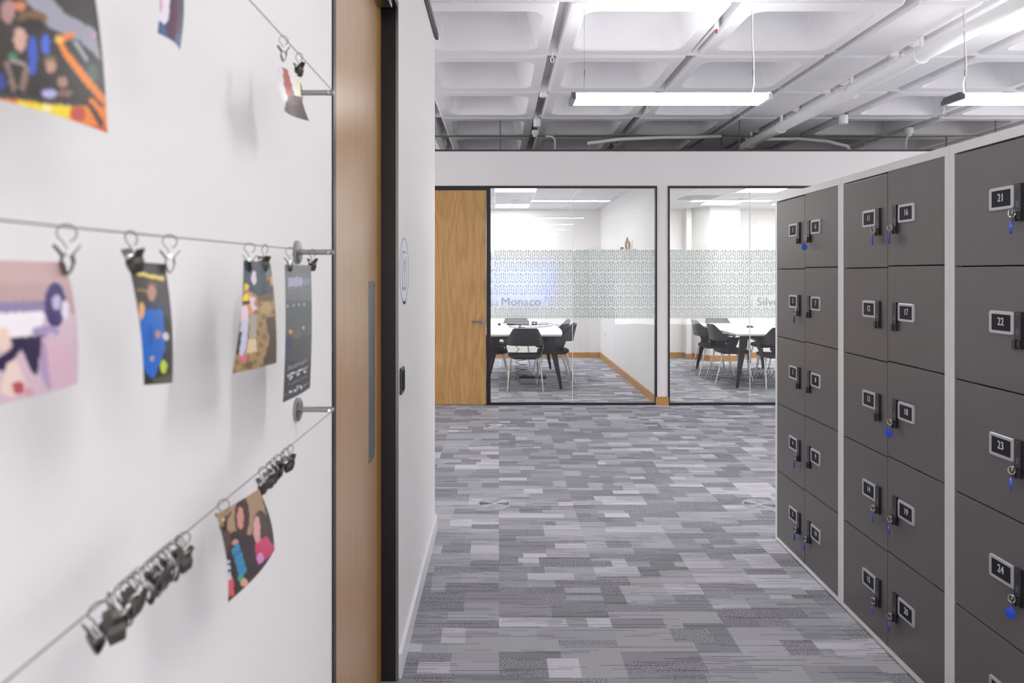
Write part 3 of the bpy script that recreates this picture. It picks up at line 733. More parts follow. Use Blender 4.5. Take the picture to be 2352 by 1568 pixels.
# ---------------------------------------------------------------- tables
def table(cx, ya, yb, label, hw=.50, bulge=.06, xs=1):
    root = empty('meeting_table', (cx, (ya+yb)/2, 0), label, 'table'); hl = (yb-ya)/2
    def outline(ins):
        pts = []
        n = 14
        for k in range(n+1):
            t = -1+2*k/n; pts.append((hw+bulge*(1-t*t)-ins, t*(hl-ins)))
        for k in range(n+1):
            t = 1-2*k/n; pts.append((-(hw+bulge*(1-t*t)-ins), t*(hl-ins)))
        return pts
    def rnd_c(p): return p
    top = MB(); top.loft([[(x, y, .712) for x, y in outline(.012)], [(x, y, .722) for x, y in outline(.0)], [(x, y, .738) for x, y in outline(0)], [(x, y, .74) for x, y in outline(.002)]])
    top.build('tabletop', 'tabletop', root)
    fr = MB(); fr.box(-hw+.12, hw-.12, -hl+.16, -hl+.20, .66, .712); fr.box(-hw+.12, hw-.12, hl-.20, hl-.16, .66, .712); fr.box(-.25, -.21, -hl+.2, hl-.2, .67, .712); fr.box(.21, .25, -hl+.2, hl-.2, .67, .712)
    fr.build('underframe', 'legblack', root)
    for sx in (-1, 1):
        for sy in (-1, 1):
            l = MB(); tx, ty = sx*(hw-.14), sy*(hl-.17); bx, by = sx*(hw-.005), sy*(hl-.06)
            def sec(x, y, z, a, b_): return [(x-a, y-b_, z), (x+a, y-b_, z), (x+a, y+b_, z), (x-a, y+b_, z)]
            l.loft([sec(bx, by, .012, .019, .012), sec(bx*.9+tx*.1, by*.9+ty*.1, .10, .021, .014), sec(tx, ty, .712, .055, .022)])
            l.cyl((bx, by, 0), (bx, by, .012), .012, 10)
            l.build('leg', 'legblack', root, bevel=.003)
    return root
table(.335, 9.42, 11.50, 'white topped boat shaped meeting table with black legs in the left meeting room', .505, .065)
table(3.765, 9.49, 11.55, 'white topped boat shaped meeting table with black legs in the right meeting room', .545, .03)
# ---------------------------------------------------------------- chairs
def make_chair():
    root = empty('meeting_chair', (0,0,0), '', 'chair')
    def se(t, a, b_, p=3.2):
        c, s = math.cos(t), math.sin(t); return (a*math.copysign(abs(c)**(2/p), c), b_*math.copysign(abs(s)**(2/p), s))
    seat = MB(); loops = []
    for sc, z in ((.90, .425), (.97, .432), (1, .447), (.985, .462), (.93, .470), (.6, .464), (.2, .460)):
        lp = []
        for k in range(32):
            x, y = se(2*PI*k/32, .222*sc, .225*sc); lp.append((x*(1+.04*(y/.225)), y+.02, z+.012*(abs(x)/.222)**2*(1 if z > .44 else .4)-.010*max(0, y/.225)))
        loops.append(lp)
    seat.loft(loops); seat.build('seat', 'seat', root, smooth=True)
    # wrap-round back shell
    sh = MB(); nt_, nv = 28, 8; th = .007; outer = []; inner = []
    for side, dst in ((1, outer), (0, inner)):
        for j in range(nv+1):
            v = j/nv; row = []
            for i in range(nt_+1):
                t = -1+2*i/nt_; a = abs(t)
                px_ = math.copysign(.262*(1-(1-min(1, a*1.12))**2.0)**.80 if a < 1/1.12 else .262, t); py_ = -.255+.46*a**2.7
                f = min(1, max(0, (a-.34)/.40)); f = f*f*(3-2*f)
                zt = .838-.175*f-.02*max(0, a-.74)/.26; zb_ = .600+.010*a+.028*max(0, a-.6)/.4
                z = zb_+(zt-zb_)*v; k = (z-.60)/.235
                xx = px_*(1-.20*max(0, k)*(1 if a < 2 else 1)); yy = py_-.055*max(0, k)**1.2
                off = th if side else 0
                ang = math.atan2(px_, -(py_-.1)); row.append((xx+off*math.sin(ang), yy-off*math.cos(ang), z))
            dst.append(row)
    W_ = nt_+1; vs = [p for r_ in outer for p in r_]+[p for r_ in inner for p in r_]; o2 = W_*(nv+1); fs = []
    for j in range(nv):
        for i in range(nt_):
            a = j*W_+i; fs.append((a, a+1, a+W_+1, a+W_)); fs.append((o2+a, o2+a+W_, o2+a+W_+1, o2+a+1))
    for i in range(nt_):
        fs.append((i, o2+i, o2+i+1, i+1)); a = nv*W_+i; fs.append((a, a+1, o2+a+1, o2+a))
    for j in range(nv):
        a = j*W_; fs.append((a, a+W_, o2+a+W_, o2+a)); a = j*W_+nt_; fs.append((a, o2+a, o2+a+W_, a+W_))
    sh.add(vs, fs); sh.build('backrest', 'chairshell', root, smooth=True)
    for s in (-1, 1):
        st = MB(); st.loft([[(s*x, y, z) for x, y, z in l] for l in (
            [(.255, -.15, .645), (.255, .06, .66), (.247, .06, .66), (.247, -.15, .645)], [(.262, -.13, .58), (.262, .03, .58), (.250, .03, .58), (.250, -.13, .58)],
            [(.238, -.10, .50), (.238, -.0, .50), (.226, -.0, .50), (.226, -.10, .50)], [(.205, -.09, .435), (.205, .0, .435), (.19, .0, .435), (.19, -.09, .435)])])
        st.build('side_support', 'chairshell', root, smooth=True)
    for s in (-1, 1):
        MB().tube([(s*.14, -.13, .428), (s*.185, -.15, .420), (s*.20, -.162, .40), (s*.235, -.275, .004)], .0095, 10).build('leg', 'chrome', root, smooth=True)
        MB().tube([(s*.13, .15, .424), (s*.165, .165, .418), (s*.18, .175, .40), (s*.205, .265, .004)], .0095, 10).build('leg', 'chrome', root, smooth=True)
    MB().box(-.15, .15, -.14, .17, .410, .427).build('seat_pan', 'legblack', root, bevel=.004)
    return root
proto = make_chair()
CH = [
 (.347, 9.53, 0, 'black chair with its back to the glass, near end of left room table'),
 (.80, 10.13, PI/2, 'black chair at the right side of the left room table, nearer the glass'),
 (.80, 10.99, PI/2, 'black chair at the right side of the left room table, farther from the glass'),
 (-.12, 10.13, -PI/2, 'black chair at the left side of the left room table, nearer the glass'),
 (-.12, 10.99, -PI/2, 'black chair at the left side of the left room table, farther from the glass'),
 (.29, 11.68, PI, 'black chair at the far end of the left room table, behind the black equipment'),
 (3.78, 9.63, 0, 'black chair with its back to the glass, near end of right room table'),
 (3.325, 10.165, -PI/2, 'black chair at the left side of the right room table, nearer the glass'),
 (3.30, 10.90, -PI/2, 'black chair at the left side of the right room table, farther from the glass'),
 (4.20, 10.2, PI/2, 'black chair at the right side of the right room table, nearer the glass'),
 (4.20, 11.0, PI/2, 'black chair at the right side of the right room table, farther from the glass'),
 (3.69, 11.72, PI, 'black chair at the far end of the right room table'),
]
for i, (x, y, a, lab) in enumerate(CH):
    c = proto if i == 0 else copy_tree(proto)
    c.location = (x, y, 0); c.rotation_euler = (0, 0, a); tag(c, lab, 'chair', 'black meeting chairs round the tables')
# ---------------------------------------------------------------- things on and under the tables
T = .7402
root = empty('conference_unit', (.30, 11.15, T), 'long black conference unit on the left room table', 'conference unit')
MB().box(-.175, .175, -.03, .03, .002, .055).build('body', 'screenplastic', root, bevel=.006)
MB().box(-.16, .16, -.032, -.03, .030, .046).build('front_strip', 'glossdark', root)
mb = MB(); mb.box(-.17, .17, -.02, .025, .055, .075); mb.build('top_bar', 'legblack', root, bevel=.004)
for s in (-1, 1): MB().cyl((s*.15, 0, .0), (s*.15, 0, .003), .012, 10).build('foot', 'legblack', root)
tag(MB().box(-.042, .042, -.02, .02, 0, .055).box(-.01, .01, -.0225, -.02, .015, .04, 1).build('connection_box', ['screenplastic', 'silver'], loc=(.56, 11.15, T), bevel=.003), 'small black connection box right of the long black unit', 'box')
tag(MB().lathe((0,0,0), [(.0, 0), (.022, 0), (.024, .02), (.018, .032), (.0, .034)], 16).build('table_puck', 'screenplastic', loc=(.005, 11.1, T), smooth=True), 'small black puck on the left end of the left room table', 'microphone')
tag(MB().box(-.055, .055, -.012, .012, 0, .012).cyl((-.02, 0, .01), (-.02, 0, .05), .010, 10).build('cable_adapter', 'screenplastic', loc=(.335, 10.55, T), bevel=.002), 'black cable adapter with upright plug on the left room table', 'adapter')
def loopcable(pts, r_, name, label, sub=5):
    """smooth curve through points"""
    P = [Vector(p) for p in pts]; out = []
    for i in range(len(P)-1):
        p0, p1, p2, p3 = P[max(i-1, 0)], P[i], P[i+1], P[min(i+2, len(P)-1)]
        for k in range(sub):
            t = k/sub; out.append(.5*((2*p1)+(-p0+p2)*t+(2*p0-5*p1+4*p2-p3)*t*t+(-p0+3*p1-3*p2+p3)*t**3))
    out.append(P[-1]); o0 = Vector(out[0])
    return tag(MB().tube([tuple(q-o0) for q in out], r_, 6).build(name, 'cable', loc=tuple(o0), smooth=True), label, 'cable')
zt = T+.004
loopcable([(.39, 10.55, zt), (.5, 10.6, zt), (.66, 10.72, zt), (.80, 10.85, zt+.005), (.83, 11.0, zt+.02), (.72, 11.1, zt+.035), (.60, 11.13, zt+.02)], .004, 'table_cable', 'black cable looping over the right part of the left room table')
loopcable([(.27, 10.56, zt), (.16, 10.7, zt), (.2, 10.95, zt+.01), (.34, 11.05, zt+.01), (.5, 11.0, zt+.005), (.7, 10.93, zt+.03), (.78, 11.06, zt+.01), (.63, 11.14, zt)], .004, 'table_cable', 'black cable crossing in front of the long black unit')
cx_, cy_ = .30, 10.45
pts = [(cx_-.05+.03*math.sin(k*.9), cy_, .70-.0*k) for k in range(2)]
for k in range(60):
    z = .66-.62*k/60; r_ = .02+.07*(k/60 > .45)*math.sin(min(1, (k/60-.45)*3)*PI/2) if k/60 > .45 else .02; a = k*.85
    pts.append((cx_-.02+r_*math.cos(a)+.05*(k/60 > .5), cy_+r_*math.sin(a), z))
pts += [(cx_-.05, cy_-.06, .02), (cx_-.03, cy_-.12, .008)]
loopcable(pts, .0045, 'hanging_cable', 'black cable spiralling from the left room table down to the floor', 3)
mb = MB(); 
for k in range(5):
    a = k*.25; mb.tube([(.035*math.cos(t)*math.cos(a), .035*math.cos(t)*math.sin(a), .055*math.sin(t)) for t in [2*PI*q/20 for q in range(20)]], .0035, 6, True)
tag(mb.cyl((0,0,.05), (0,0,.128), .004, 6).build('coiled_cable', 'cable', loc=(.39, 10.75, .575)), 'small coil of cable hanging under the left room table', 'cable')
tag(MB().box(-.20, .20, -.028, .028, 0, .035).box(-.18, .18, -.018, .018, .035, .037, 1).build('power_strip', ['screenplastic', 'lockmark'], loc=(.50, 10.45, 0), rz=-.12, bevel=.004), 'black power strip on the carpet under the left room table', 'power strip')
mb = MB().lathe((0,0,0), [(.0, 0), (.05, 0), (.055, .012), (.03, .028), (.0, .03)], 20)
tag(mb.build('conference_phone', 'screenplastic', loc=(3.79, 10.65, T), smooth=True), 'small black conference phone on the right room table', 'phone')
loopcable([(3.22, 10.25, .01), (3.16, 10.4, .012), (3.22, 10.55, .02), (3.35, 10.4, .012), (3.48, 10.25, .01), (3.55, 10.35, .03), (3.47, 10.45, .02), (3.40, 10.3, .012), (3.6, 10.15, .012)], .006, 'floor_cable', 'black cable lying in loose loops on the carpet of the right room')
pts = [(3.72+.0065*k+.09*math.cos(k*.8), 10.3+.07*math.sin(k*.8), .10+.07*math.sin(k*.8+.6)) for k in range(34)]
loopcable(pts, .005, 'floor_cable', 'black cable coiled upright under the right room table', 3)
root = empty('cable_bundle', (4.0, 11.3, 0), 'bundle of hanging cables at the far leg of the right room table', 'cable')
mb = MB(); [mb.tube([(.02*math.cos(k), .02*math.sin(k), .55), (.03*math.cos(k*1.3), .02*math.sin(k), .3), (.035*math.cos(k*2), .02*math.sin(k*2), .12)], .005, 6) for k in range(6)]
mb.build('cables', 'cable', root)
# wall screen seen blurred through the film, socket, ornament shelf
root = empty('wall_screen', (.42, FAR-.03, 1.38), 'wide wall screen glowing blue behind the frosted film', 'screen')
MB().box(-.61, .61, -.02, .03, -.36, .36).build('bezel', 'screenplastic', root, bevel=.004)
MB().box(-.595, .595, -.0212, -.02, -.345, .345).build('display', 'tv', root)
root = empty('wall_socket', (DWX, 12.4, .47), 'white wall socket low on the dividing wall of the left room', 'socket')
MB().box(-.009, 0, -.06, .06, -.045, .045).build('plate', 'white_plastic', root, bevel=.002)
MB().box(-.011, -.009, -.04, -.015, -.02, .015).box(-.011, -.009, .015, .04, -.02, .015).build('rocker', 'tgrid', root)
YS = 10.0
mb = MB(); mb.box(-.17, 0, -.4, .35, -.02, 0); mb.box(-.015, 0, -.3, -.27, -.1, -.02); mb.box(-.015, 0, .22, .25, -.1, -.02)
tag(mb.build('wall_shelf', 'white_metal', loc=(DWX, YS, 1.888)), 'slim white shelf on the dividing wall behind the frosted film', 'shelf')
mb = MB(); mb.tube([(-.012, 0, 0), (-.020, 0, .05), (-.016, 0, .10), (-.004, 0, .150), (.0, 0, .176)], [.016, .018, .019, .016, .010], 12)
mb.tube([(.022, 0, 0), (.028, 0, .05), (.026, 0, .10), (.018, 0, .125)], [.015, .016, .016, .010], 12); mb.tube([(.002, 0, .105), (.004, 0, .14), (.0, 0, .155)], [.012, .012, .008], 10)
tag(mb.build('wooden_figurine', 'wood_orn', loc=(DWX-.06, YS-.05, 1.8881), smooth=True), 'tall rounded wooden figurine above the frosted band of the left room', 'figurine')
mb = MB().box(-.022, .022, -.02, .02, 0, .03).hexa([(-.022, -.02, .03), (.022, -.02, .03), (.022, .02, .03), (-.022, .02, .03), (-.01, -.012, .04), (.018, -.012, .036), (.018, .012, .036), (-.01, .012, .04)])
tag(mb.build('wooden_block', 'wood_orn', loc=(DWX-.145, YS-.1, 1.8881)), 'tiny wooden block beside the tall figurine', 'ornament')
# ---------------------------------------------------------------- wires with photographs on the near wall
RXW = -.3206; BY = 1.356
def ipt(x, y, X=RXW):
    d = X*F/(x-CX); return (X, d, EYE-(y-CY)*d/F)
STZ = {'top': EYE+414*BY/F, 'middle': EYE+48*BY/F, 'bottom': EYE-313*BY/F}
for nm, z in STZ.items():
    root = empty('wire_standoff', (WX, BY, z), 'steel wall standoff holding the end of the %s wire' % nm, 'wall bracket', 'steel standoffs beside the door')
    MB().tube([(0, 0, 0), (.006, 0, 0), (.0075, 0, 0)], [.0225, .0225, .020], 28).build('flange', 'steel', root, smooth=True)
    MB().tube([(.006, 0, 0), (.070, 0, 0), (.073, 0, 0)], [.0052, .0052, .004], 16).build('post', 'steel', root, smooth=True)
    MB().cyl((.0655, -.008, 0), (.0655, .009, 0), .0028, 10).ball((.0655, -.009, -.001), .0042, (1,1,1), 8).build('wire_clamp', 'chrome', root, smooth=True)
def wire(nm, pts, label):
    o0 = Vector(pts[0]); tag(MB().tube([tuple(Vector(p)-o0) for p in pts], .0008, 6).build('hanging_wire', 'wire', loc=tuple(o0), smooth=True), label, 'wire', 'steel wires on the white wall')
def mk_wire_z(pts):
    def f(y):
        for a, b_ in zip(pts, pts[1:]):
            lo, hi = sorted((a[1], b_[1]))
            if lo <= y <= hi: t = (y-a[1])/(b_[1]-a[1]); return a[2]+(b_[2]-a[2])*t
        return pts[-1][2]
    return f
WXm = RXW+.0041
mid = [(WXm, BY-.004, STZ['middle'])]+[ipt(x, y, WXm) for x, y in ((665, 571), (560, 560), (380, 543), (140, 520), (0, 505))]
mid = mid+[(WXm, .30, mid[-1][2]+.001), (WXm, -1.2, STZ['middle'])]
bot = [(WXm, BY-.004, STZ['bottom']), (WXm, -1.2, STZ['bottom'])]
top = [(WXm, BY-.004, STZ['top']), (WXm, -1.2, STZ['top'])]
wire('m', mid, 'thin steel wire strung level across the wall at eye height, middle one')
wire('b', bot, 'thin steel wire strung along the wall, bottom one with bunches of clips')
wire('t', top, 'thin steel wire strung along the wall, top one')
wz = {'middle': mk_wire_z(mid), 'bottom': mk_wire_z(bot), 'top': mk_wire_z(top)}
def make_clip():
    root = empty('curtain_clip', (0,0,0), '', 'clip')
    r_ = .0064
    ring = [(.0, r_*math.sin(t)*1.0, -r_+.001+r_*math.cos(t)) for t in [-.9*PI+1.72*PI*k/18 for k in range(19)]]
    ring += [(0, .0015, -.014), (0, .0, -.017)]
    MB().tube(ring, .0005, 6).build('ring_hook', 'clipmetal', root, smooth=True)
    b = MB()
    for s in (-1, 1):       # two sprung jaws, flared handles above, tips meeting below
        pr = [(s*.0085, -.0145), (s*.0062, -.0175), (s*.0030, -.022), (s*.0040, -.027), (s*.0022, -.033), (s*.0006, -.036)]
        lo = []
        for (yy, zz), wdt in zip(pr, (.0045, .0055, .0062, .0060, .0055, .0050)):
            lo.append([(-wdt, yy-.0005, zz), (wdt, yy-.0005, zz), (wdt, yy+.0005, zz), (-wdt, yy+.0005, zz)])
        b.loft(lo)
    b.build('jaws', 'clipmetal', root)
    MB().cyl((-.0065, 0, -.0205), (.0065, 0, -.0205), .0021, 10).build('spring', 'chrome', root, smooth=True)
    return root
pclip = make_clip(); first = [True]
def clip(wname, y, label, rz=0, tilt=0, group=None, sc=1.0):
    c = pclip if first[0] else copy_tree(pclip); first[0] = False
    c.location = (WXm, y, wz[wname](y)+.001); c.rotation_euler = (0, tilt, rz+PI/2); c.scale = (sc, sc, sc)
    tag(c, label, 'clip', group or 'metal clips on the wires')
def yat(x): return RXW*F/(x-CX)
clip('middle', yat(140), 'metal clip on the middle wire holding the large pink toned photo', .7, .1)
clip('middle', yat(288), 'metal clip on the middle wire at the left corner of the blue overalls photo', -.3, -.2)
clip('middle', yat(380), 'metal clip on the middle wire at the right corner of the blue overalls photo', .5, .12)
clip('middle', yat(566), 'metal clip on the middle wire at the left corner of the crowd photo', .3)
clip('middle', yat(602), 'metal clip on the middle wire at the right corner of the crowd photo', -.6, .1)
clip('middle', yat(660), 'metal clip on the middle wire at the left corner of the dark grey poster', .4)
clip('middle', yat(712), 'metal clip on the middle wire at the right corner of the dark grey poster', -.3)
clip('top', yat(645), 'metal clip on the top wire at the left of the small curled print', .4)
clip('top', yat(681), 'metal clip on the top wire at the right of the small curled print', -.4)
clip('bottom', yat(505), 'metal clip on the bottom wire at the left corner of the tilted girls photo', .3)
clip('bottom', yat(597), 'metal clip on the bottom wire at the right corner of the tilted girls photo', -.2)
rr = random.Random(3)
def bunch(xa, xb, n, label, sc=1.0):
    for k in range(n):
        y = yat(xa)+(yat(xb)-yat(xa))*k/max(1, n-1); clip('bottom', y, label, rr.uniform(-1.1, 1.1), rr.uniform(-.25, .25), label, sc)
bunch(612, 660, 6, 'empty metal clip in the far bunch near the standoff on the bottom wire')
bunch(333, 412, 8, 'empty metal clip in the middle crowded bunch on the bottom wire', 1.05)
bunch(272, 312, 4, 'empty metal clip in the bunch just left of the crowded one on the bottom wire', 1.05)
bunch(215, 240, 2, 'empty metal clip in the nearest pair low at the left on the bottom wire', 1.15)

def photo(name, label, cat, quad, paint, bow=.004, group='prints pegged on the wires', nu=90, nv=120):
    """quad TL, TR, BR, BL as picture points on the wire plane (converted to metres) with an offset from the wall; paint(u,v) -> colour"""
    P = [Vector(ipt(x, y, RXW+.003+dx)) for x, y, dx in quad]
    vs = []; cs = []
    for j in range(nv+1):
        v = j/nv
        for i in range(nu+1):
            u = i/nu; a = P[0].lerp(P[1], u); b_ = P[3].lerp(P[2], u); p = a.lerp(b_, v)
            p = p+Vector((bow*math.sin(PI*u)*(.3+.7*v)+bow*.8*math.sin(PI*v), 0, 0)); vs.append(p); cs.append(L(paint(CX+F*p.x/p.y, CY-F*(p.z-EYE)/p.y)))
    o0 = (P[0]+P[1])/2
    front = [tuple(p-o0) for p in vs]; W_ = nu+1
    fs = [(j*W_+i, j*W_+i+1, (j+1)*W_+i+1, (j+1)*W_+i) for j in range(nv) for i in range(nu)]
    n0 = len(front); back = [(x-.0003, y, z) for x, y, z in front]
    fs += [tuple(n0+q for q in reversed(f)) for f in fs]
    me = bpy.data.meshes.new(name); me.from_pydata(front+back, [], fs); me.materials.append(M['print'])
    a = me.attributes.new('Col', 'FLOAT_COLOR', 'POINT')
    for i, c in enumerate(cs): a.data[i].color = (*c, 1); a.data[n0+i].color = (.8, .8, .8, 1)
    for p in me.polygons: p.use_smooth = True
    o = bpy.data.objects.new(name, me); COL.objects.link(o); o.location = o0
    return tag(o, label, cat, group)
def hx(s): return tuple(int(s[i:i+2], 16)/255 for i in (0, 2, 4))
def inside(x, y, poly):
    c = False; n = len(poly)
    for k in range(n):
        x0, y0 = poly[k]; x1, y1_ = poly[k-1]
        if (y0 > y) != (y1_ > y) and x < (x1-x0)*(y-y0)/(y1_-y0)+x0: c = not c
    return c
def painter(base, shapes):
    """the printed picture: ellipses ('e',cx,cy,rx,ry,hex) and polygons ('p',[...],hex) laid over a base, measured on the print"""
    def f(x, y):
        x += .8*math.sin(y*.31+x*.17); y += .8*math.sin(x*.29-y*.13)
        c = hx(base(x, y) if callable(base) else base)
        for sh in shapes:
            if sh[0] == 'e':
                if ((x-sh[1])/sh[3])**2+((y-sh[2])/sh[4])**2 < 1: c = hx(sh[5])
            elif inside(x, y, sh[1]): c = hx(sh[2])
        k_ = 1+.07*math.sin(x*.9+y*.35)*math.sin(y*.8-x*.2)
        return tuple(min(1, q*k_) for q in c)
    return f
photo('photo_print', 'large colourful photo of people in an orange framed car, at the top left corner', 'photo',
      [(-150, -430, 0), (175, -230, 0), (247, 306, .0), (-90, 205, 0)],
      painter('3A3230', [('p', [(60,-90),(110,-60),(218,68),(232,140),(190,100),(110,60),(40,-20)], 'A0A0AC'), ('p', [(95,-230),(210,-230),(214,66),(150,32),(90,-40)], '403C3A'), ('e', 18, 25, 16, 27, 'B48886'), ('e', 45, 14, 15, 10, 'D8865A'),
        ('e', 75, 45, 34, 22, '7E5E3C'), ('e', 72, 58, 30, 16, '2C2624'), ('e', 46, 90, 15, 28, 'D4A898'), ('e', 75, 128, 10, 46, '3A60C8'), ('e', 105, 103, 10, 23, '4E70D8'), ('e', 30, 128, 11, 8, '3A8458'),
        ('p', [(7,140),(20,140),(38,200),(30,216)], '8E786C'), ('p', [(70,150),(57,145),(44,200),(56,215)], '8E786C'), ('p', [(22,134),(60,144),(60,152),(22,142)], '9A9A96'), ('e', 116, 140, 15, 13, '7A684A'), ('e', 117, 153, 12, 14, 'C09680'),
        ('e', 143, 188, 12, 12, 'B08A78'), ('e', 115, 215, 18, 10, 'B8B8E4'), ('e', 150, 214, 18, 8, '8A6A5A'), ('e', 4, 188, 9, 20, '3A50A0'),
        ('p', [(150,95),(185,92),(240,185),(240,225),(190,160)], '343A38'), ('p', [(165,92),(180,98),(205,140),(198,142)], 'A8A8A8'), ('e', 212, 170, 12, 22, '50645C'),
        ('p', [(125,85),(170,72),(172,82),(143,97),(176,142),(242,222),(242,246),(205,205),(145,130)], 'F08A30'), ('e', 136, 90, 10, 9, 'F4C858'), ('e', 218, 82, 4, 6, 'E0A0B0'),
        ('p', [(-160,190),(200,240),(200,250),(-160,205)], '44444A'), ('p', [(-160,205),(150,243),(260,246),(260,330),(-160,225)], 'F08A20'), ('p', [(40,231),(162,244),(156,278),(40,263)], 'F8DC2C'), ('e', 108, 248, 12, 7, 'F8F0B0'),
        ('p', [(140,284),(255,290),(255,325),(120,300)], 'E05828'), ('e', 180, 262, 17, 18, 'C4503C'), ('p', [(193,228),(206,224),(240,285),(232,296)], '3A2018'), ('p', [(200,226),(214,226),(249,262),(247,284)], 'F28424')]), .006)
photo('photo_print', 'narrow curled photo hanging from the top edge of the picture', 'photo', [(350, -110, 0), (414, -85, .0), (413, 117, .004), (362, 76, 0)],
      painter('3E5070', [('p', [(350,-120),(396,-120),(394,10),(388,40),(378,58),(364,45)], 'E4DCE8'), ('p', [(352,-40),(376,-30),(372,28),(364,24)], 'D4A4B4'), ('p', [(394,-100),(420,-90),(414,60),(402,112),(380,78),(388,40)], '604454'), ('p', [(360,48),(378,60),(388,92),(360,78)], '4A6890'), ('p', [(404,78),(418,80),(415,120),(398,110)], '42628E')]), .005)
photo('photo_print', 'small curled white, red and brown print near the top standoff', 'photo', [(641, 150, .003), (689, 172, 0), (710, 278, .006), (655, 256, 0)],
      painter('F0ECEA', [('p', [(649,152),(659,156),(676,215),(661,226),(652,195)], 'BA5C50'), ('p', [(679,180),(690,184),(697,224),(686,221)], 'EDE6A0'), ('p', [(672,216),(696,225),(714,282),(690,282),(652,262),(655,240),(664,222)], '5C4E48'), ('e', 678, 238, 8, 4, '8A625C')]), -.006)
photo('photo_print', 'large washed out pink and purple photo at the left edge on the middle wire', 'photo', [(-95, 595, 0), (150, 602, 0), (178, 880, 0), (-70, 944, 0)],
      painter(lambda x, y: 'C8A8A6' if y < 650 else ('BC9E9E' if y < 720 else 'D6BCC6'), [('p', [(-100,698),(105,690),(102,716),(-100,722)], '8E84A6'), ('p', [(-100,724),(102,714),(96,768),(-60,780)], 'F0EAEE'), ('e', 127, 700, 25, 52, '3B2F6A'), ('e', 130, 694, 10, 18, 'BEB6D6'), ('e', 150, 712, 9, 22, 'E4DEEE'),
        ('e', 105, 762, 32, 15, 'A494BA'), ('e', 118, 770, 10, 7, 'D4B8C8'), ('e', 8, 778, 14, 28, 'ECCEBE'), ('p', [(25,776),(98,770),(86,862),(74,856),(50,802),(12,852),(-20,848),(-10,825),(28,800)], '332A4A'),
        ('p', [(95,780),(155,785),(180,885),(115,897),(90,850)], 'DCB8C6'), ('p', [(96,782),(104,784),(118,892),(110,896),(90,852)], 'B49ABC'), ('p', [(16,832),(38,826),(62,890),(26,912),(0,900)], 'ECD4C8'), ('e', 42, 890, 14, 15, 'BC5460'), ('e', 66, 900, 9, 10, 'D49CA4')]), .005)
photo('photo_print', 'photo of a person in blue overalls, hanging on the middle wire', 'photo', [(294, 600, 0), (379, 606, 0), (396, 878, 0), (331, 884, .004)],
      painter(lambda x, y: '4A4442' if y < 800 else '383432', [('p', [(314,622),(376,636),(377,645),(314,632)], 'E4CC64'), ('p', [(314,663),(350,668),(350,672),(314,667)], 'A89A58'), ('p', [(298,680),(320,690),(326,746),(308,742)], '6C5C52'), ('e', 349, 656, 12, 12, '6A4E42'), ('e', 349, 672, 10, 19, 'BC8E7C'),
        ('p', [(334,696),(372,690),(381,722),(328,732)], '3E4864'), ('e', 326, 716, 7, 23, 'E0AC7C'), ('p', [(338,710),(374,712),(380,800),(352,874),(332,850),(316,790),(320,742)], '2F6CC4'), ('e', 346, 770, 6, 24, '285CA8'), ('p', [(376,720),(392,740),(396,872),(362,876),(380,800)], '2A2A2C'),
        ('e', 381, 772, 7, 10, 'DCD8DC'), ('e', 363, 768, 6, 9, 'C09080'), ('e', 376, 842, 8, 15, 'C8D838'), ('e', 350, 823, 5, 6, 'D0A088'), ('p', [(350,868),(392,860),(394,874),(350,882)], '5A5A44')]), .004)
photo('photo_print', 'photo of a crowd with yellow helmets on brown ground, on the middle wire', 'photo', [(560, 597, 0), (621, 604, 0), (635, 833, .0), (534, 858, 0)],
      painter(lambda x, y: 'A88C60' if math.sin(x*.31+y*.12)+math.sin(y*.27-x*.15) > -.5 else '8A7048', [('p', [(556,590),(624,600),(628,672),(600,684),(556,660)], '3E4A56'), ('e', 583, 638, 6, 16, 'DCCCD8'), ('e', 582, 610, 4, 6, '8A3030'), ('p', [(600,598),(616,604),(613,682),(602,676)], '2A3448'), ('e', 624, 645, 4, 12, 'D8984C'), ('e', 616, 630, 5, 16, '7A7068'),
        ('p', [(590,680),(628,672),(628,690),(592,692)], '6A5834'), ('e', 612, 708, 12, 14, 'BC9C68'), ('p', [(566,668),(580,672),(584,720),(570,720)], 'D88A60'), ('e', 566, 659, 6, 8, 'E8C830'), ('e', 564, 684, 7, 9, 'F2D428'), ('e', 566, 694, 7, 4, '2A2420'), ('p', [(554,703),(568,700),(571,732),(553,737)], 'E4D0D8'), ('e', 573, 712, 4, 10, 'DC946C'),
        ('p', [(573,681),(585,683),(590,710),(579,716)], 'DCD4D8'), ('e', 588, 695, 4, 9, 'D07070'), ('p', [(554,737),(571,732),(567,790),(559,817),(548,813)], 'CCC8E0'), ('p', [(574,722),(590,722),(588,780),(574,775)], 'ACA69C'), ('p', [(572,778),(588,778),(590,808),(566,810)], 'E0C8A0'), ('e', 558, 822, 9, 7, 'E46C84'),
        ('e', 547, 752, 4, 9, '3A3E78'), ('p', [(538,762),(556,762),(549,814),(532,814)], '38342E'), ('p', [(610,730),(632,726),(638,835),(604,838),(620,780)], '54442E'), ('e', 572, 838, 9, 8, '70583A')]), .004)
